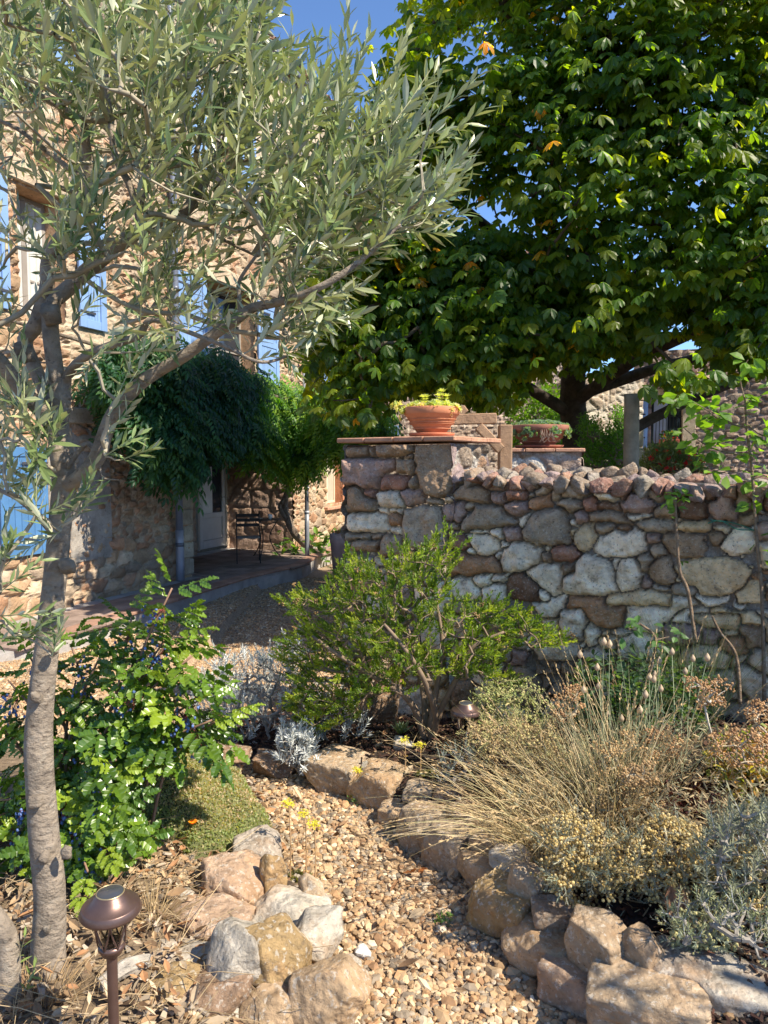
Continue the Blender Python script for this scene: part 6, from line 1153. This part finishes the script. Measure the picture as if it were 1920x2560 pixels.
mat_plant('red_groundcover', 'dark wine red creeping groundcover between the dried plants', 'ground cover', [(1600, 2030), (1640, 1960), (1760, 1960), (1800, 2000), (1780, 2060), (1660, 2070)], [[.10, .035, .04], [.14, .05, .05], [.07, .03, .03]], .05, 2600, .016, T_SMALL)
mat_plant('yellow_geranium', 'yellow and green low leaves at the right edge above the lavender', 'plant', [(1760, 1990), (1790, 1930), (1960, 1900), (1980, 2000), (1860, 2020)], [[.38, .34, .07], [.22, .28, .06], [.5, .28, .08], [.42, .38, .12]], .16, 600, .045, T_SMALL)
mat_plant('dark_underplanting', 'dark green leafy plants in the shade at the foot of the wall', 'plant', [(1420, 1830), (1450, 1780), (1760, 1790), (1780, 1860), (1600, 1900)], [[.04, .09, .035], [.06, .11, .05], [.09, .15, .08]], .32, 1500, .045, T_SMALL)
mat_plant('dry_undergrowth', 'tangle of dry brown stems and leaves beneath the golden heads', 'dry plant', [(1250, 2120), (1300, 1960), (1500, 1900), (1750, 1900), (1980, 1960), (1980, 2250), (1700, 2330), (1450, 2290)], [[.36, .27, .15], [.30, .30, .19], [.44, .36, .21], [.25, .19, .11]], .20, 5200, .034, T_NEEDLE, 'dry')
mat_plant('hosta', 'broad leaved green plants around the post near the pink pot', 'plant', [(690, 1430), (700, 1370), (790, 1360), (880, 1380), (870, 1425), (780, 1420)], [[.09, .20, .03], [.14, .27, .04], [.05, .12, .03]], .55, 420, .19, T_SMALL)
mat_plant('wall_weeds', 'small green weeds along the foot of the house wall', 'weeds', [(180, 1500), (190, 1450), (290, 1440), (300, 1480)], [[.05, .10, .04], [.08, .14, .05]], .25, 500, .05, T_SMALL)
mat_plant('weed', 'small green weed growing in the middle of the gravel path', 'weed', [(1085, 2310), (1100, 2290), (1130, 2295), (1125, 2320)], [[.14, .26, .07]], .02, 70, .014, T_SMALL)
mat_plant('weed', 'tiny green clover against the far edging boulders', 'weed', [(865, 2010), (870, 1985), (900, 2000), (895, 2022)], [[.12, .24, .08]], .03, 60, .014, T_SMALL)
# small agave like plant
def spiky():
    p = G(1003, 1838); m_ = MB(); n = 22; a = np.arange(n)*2.4; e = np.linspace(1.3, .55, n); scatter(m_, leafT(.22, .3, -.1, .4), frames(np.stack([np.cos(a)*np.cos(e), np.sin(a)*np.cos(e), np.sin(e)], -1), np.array([0, -.2, 1.])), np.repeat(p[None], n, 0), U(.07, .10, n), np.array([.20, .27, .21])*U(.8, 1.3, (n, 1))); tag(m_.build('spiky_succulent', M['leaf'], origin=p), 'small grey green spiky rosette beside the pale round stone', 'succulent')
spiky()
# yellow flowering stonecrop on the rockery
def sedum(label, base, stems):
    b = np.array(base); t = thing('flowering_stonecrop', label, 'flower', b); s_ = MB(); h_ = MB(); l_ = MB()
    for x, y, y0 in stems:
        D = b[1]-.02; p = W(x, y, D); q = b+[p[0]-b[0], 0, .0]; P, r = limb(s_, [q, (p+q)/2+[.004, 0, 0], p], [.0032, .002], (.46, .30, .16), 6, 12); k = 26; idx_ = rng.integers(0, 9, k); scatter(l_, T_NEEDLE, frames(norm(rng.normal(size=(k, 3))*[1, 1, .3]+[0, 0, .9]), rng.normal(size=(k, 3))), P[idx_], U(.012, .018, k), np.array([.46, .33, .15])*U(.8, 1.2, (k, 1)))
        m = 46; q2 = p+rng.normal(0, .010, (m, 3))*[1.2, 1, .7]; scatter(h_, T_ROSE, frames(rng.normal(size=(m, 3)), ZV+rng.normal(0, .4, (m, 3))), q2, U(.004, .008, m), np.array([.62, .60, .16])*U(.8, 1.15, (m, 1)))
    k = 60; P = b+rng.normal(0, .025, (k, 3))*[1, .6, .2]+[0, 0, .012]; scatter(l_, T_ROSE, frames(rng.normal(size=(k, 3)), ZV+rng.normal(0, .3, (k, 3))), P, U(.012, .02, k), np.array([.20, .20, .09])*U(.7, 1.2, (k, 1)))
    s_.build('stems', M['twig'], t); h_.build('flower_heads', M['leaf'], t); l_.build('leaves', M['leaf'], t)
sedum('three thin reddish stems with pale yellow flower clusters on the rockery', G(745, 2205), [(762, 2035, 0), (785, 2062, 0), (722, 2008, 0)])
sedum('single yellow flowered stem on the far edging boulder', G(905, 1990), [(893, 1925, 0)])
sedum('yellow green flowering stem beside the small lamp', G(1075, 1940), [(1050, 1862, 0), (1012, 1990-140, 0)])

# ------------------------------------------------------------------ saplings in front of the wall
def sapling(label, stems, twigs, D, lsz, n, cols, fl=None):
    b = W(*stems[0][0], D); b[2] = float(H(b[0], b[1])); t = thing('young_tree', label, 'young tree', b); s_ = MB(); c_ = MB(); nodes = []
    for st, r0, r1 in [(a, .010, .005) for a in stems]+[(a, .004, .002) for a in twigs]:
        P = [W(x, y, D) for x, y in st]; P_, _ = limb(s_, P, [r0, r1], (.24, .17, .11), 7, len(st)*6, .08); nodes += list(P_[len(P_)//3:])
    nodes = np.array(nodes); k = rng.integers(0, len(nodes), n) if fl is None else np.concatenate([np.argmin(np.linalg.norm(nodes-W(x, y, D), axis=1))*np.ones(m, int) for x, y, m in fl]); N = len(k); d = norm(rng.normal(size=(N, 3))*[1, .8, .5]+[0, -.25, -.15]); scatter(c_, leafT(.62, .15, .15, .5), frames(d, norm(rng.normal(0, .5, (N, 3))+[0, -.3, 1])), nodes[k]+d*.02+rng.normal(0, .018, (N, 3)), lsz*U(.6, 1.15, N), np.array(cols)[rng.integers(0, len(cols), N)]*U(.8, 1.2, (N, 1)))
    s_.build('trunk', M['bark'], t, smooth=True); c_.build('leaves', M['leaf'], t)
GC = [[.13, .25, .03], [.17, .30, .035], [.09, .18, .03]]
sapling('young leafy tree with a thin bare stem at the right end of the wall', [[(1912, 1800), (1905, 1500), (1890, 1330), (1880, 1180), (1868, 1080), (1862, 1000)]], [[(1866, 1070), (1800, 1050), (1760, 1020), (1700, 990)], [(1872, 1140), (1810, 1130), (1760, 1110), (1710, 1070)], [(1864, 1010), (1900, 990), (1960, 960)], [(1862, 1000), (1850, 940), (1870, 900)], [(1880, 1200), (1915, 1190), (1950, 1230)], [(1868, 1060), (1910, 1090), (1960, 1080)], [(1730, 1120), (1760, 1150), (1815, 1175)]], 3.62, .075, 200, GC)
sapling('slender bent sapling stem with a small leafy top against the wall', [[(1738, 1600), (1720, 1480), (1700, 1430), (1693, 1360), (1690, 1300), (1688, 1240)]], [[(1690, 1260), (1670, 1240)], [(1690, 1245), (1700, 1235)]], 3.72, .05, 30, GC, [(1670, 1240, 8), (1700, 1240, 10), (1690, 1270, 8), (1688, 1390, 2)])
sapling('dark leaved rose stem growing at the foot of the wall', [[(1850, 1760), (1840, 1640), (1800, 1580), (1780, 1540)], [(1600, 1800), (1620, 1700), (1640, 1600), (1600, 1560)]], [[(1640, 1600), (1680, 1590)], [(1600, 1560), (1570, 1575)]], 3.55, .055, 30, [[.07, .15, .05], [.10, .20, .06]], [(1640, 1600, 10), (1680, 1590, 8), (1600, 1560, 6), (1575, 1575, 5)])
m_ = MB(); limb(m_, [W(x, y, 3.7) for x, y in ((1775, 1300), (1810, 1305), (1840, 1322), (1880, 1325), (1940, 1322))], [.003, .003], (.03, .16, .10), 6, 24); limb(m_, [W(x, y, 3.71) for x, y in ((1770, 1308), (1800, 1302), (1850, 1312), (1900, 1330), (1950, 1326))], [.003, .003], (.03, .16, .10), 6, 24)
tag(m_.build('green_wire', M['iron'], origin=W(1775, 1300, 3.7)), 'thin green garden wire strung across the wall at right', 'wire')
# a few large curled dry leaves
for i, (x, y, L, c, lab) in enumerate([(1395, 2336, .05, (.48, .20, .06), 'orange dry leaf lying on the broad sandy edging stone'), (1700, 2330, .11, (.42, .23, .14), 'large folded brown leaf above the grey edging block'), (1790, 2400, .07, (.50, .26, .17), 'pinkish dry leaf beside the front right edging stone'), (1030, 2190, .045, (.42, .16, .05), 'curled rust leaf in the middle of the path'), (838, 2100, .05, (.20, .11, .05), 'dark folded leaf on the gravel near the far stones'), (700, 1938, .06, (.34, .20, .09), 'brown leaf leaning under the bright silver tuft')]):
    p = G(x, y)+[0, 0, .03 if i != 3 else .01]; m_ = MB()
    for k in range(3 if i in (1, 3) else 1): scatter(m_, leafT(.5, .35, -.35), frames(norm(np.array([[U(-1, 1), U(-.6, .6), U(-.1, .6)]])), norm(np.array([U(-.4, .4), -.5, 1]))), [p+rng.normal(0, .008, 3)], L, c)
    tag(m_.build('dry_leaf', M['dry'], origin=p), lab, 'leaf')

curry('golden heads over the small grey green cushion, bottom right', [(1650, 2300), (1720, 2270), (1800, 2290), (1860, 2350), (1800, 2390), (1700, 2370)], 70, 2.15, G(1760, 2400), [[.50, .46, .22], [.44, .42, .2]], .011, 8, .014, (.4, .4, .2))
curry('dull golden heads in front of the lavender at the right edge', [(1820, 2120), (1960, 2100), (1980, 2260), (1860, 2290)], 80, 2.3, G(1900, 2300), TANC)
def shade_tree():  # tree out of view, added to throw dappled shade on the gravel
    b = np.array([2.9, .9, .3]); t = thing('olive_tree', 'unseen olive tree added beyond the frame to cast dappled shade on the path', 'tree', b); m_ = MB(); limb(m_, [b-[0, 0, .2], b+[0, 0, .8], b+[-.05, 0, 1.5], b+[-.1, .1, 2.2]], [.06, .05, .045, .02], (.36, .3, .23), 12, 20, .1); m_.build('trunk', M['bark'], t, smooth=True)
    P = b+np.array([-.15, .25, 1.95])+norm(rng.normal(size=(52, 3)))*U(.2, 1, 52)[:, None]**.5*np.array([.75, 1.0, .5]); tb, tips, dirs, _ = grow([b+[0, 0, 1.4], b+[-.1, .1, 2.]], P, tip=.002, rmax=.02, c=(.34, .3, .22)); tb.build('branches', M['twig'], t); cb = MB(); shoots(cb, None, tips, norm(dirs+rng.normal(0, .4, tips.shape)), .2, 14, .07, T_OLIVE, OLC, 50); cb.build('crown', M['olive_leaf'], t)
shade_tree()

curry('loose golden brown heads rising behind the straw grass tuft', [(1500, 1860), (1580, 1820), (1640, 1900), (1580, 1960), (1500, 1950)], 60, 2.9, G(1560, 2020), [[.56, .40, .20], [.5, .34, .16]], .011, 10, .014, (.5, .42, .26), leafy=False)
curry('bright orange brown heads at the far right end of the bed', [(1860, 1760), (1960, 1740), (1980, 1850), (1890, 1850)], 40, 3.0, G(1900, 1960), BRNC, .011, 12, .015, (.5, .42, .3), leafy=False)
grass('tall thin stalks with feathery seed heads in the middle of the bed', G(1580, 2010), .18, 60, .45, .78, (.05, 0, 0), [[.40, .42, .24], [.52, .42, .24]], w=.0013, seeds=.7, sp=.35, bendm=.12)

curry('pale gold heads mixed into the left side of the straw grass', [(1230, 1960), (1340, 1940), (1420, 2000), (1400, 2080), (1300, 2060)], 60, 2.85, G(1340, 2120), [[.56, .46, .24], [.50, .38, .18]], .010, 10, .016, (.5, .42, .26))
for o in bpy.data.objects:
    st = o.name.split('.')[0]
    if st in ('flower_heads', 'seed_heads', 'twigs', 'blades') and o.parent is not None: o['kind'] = 'stuff'
    if st in ('red_groundcover', 'dark_underplanting', 'dry_undergrowth', 'wall_weeds'): o['kind'] = 'stuff'
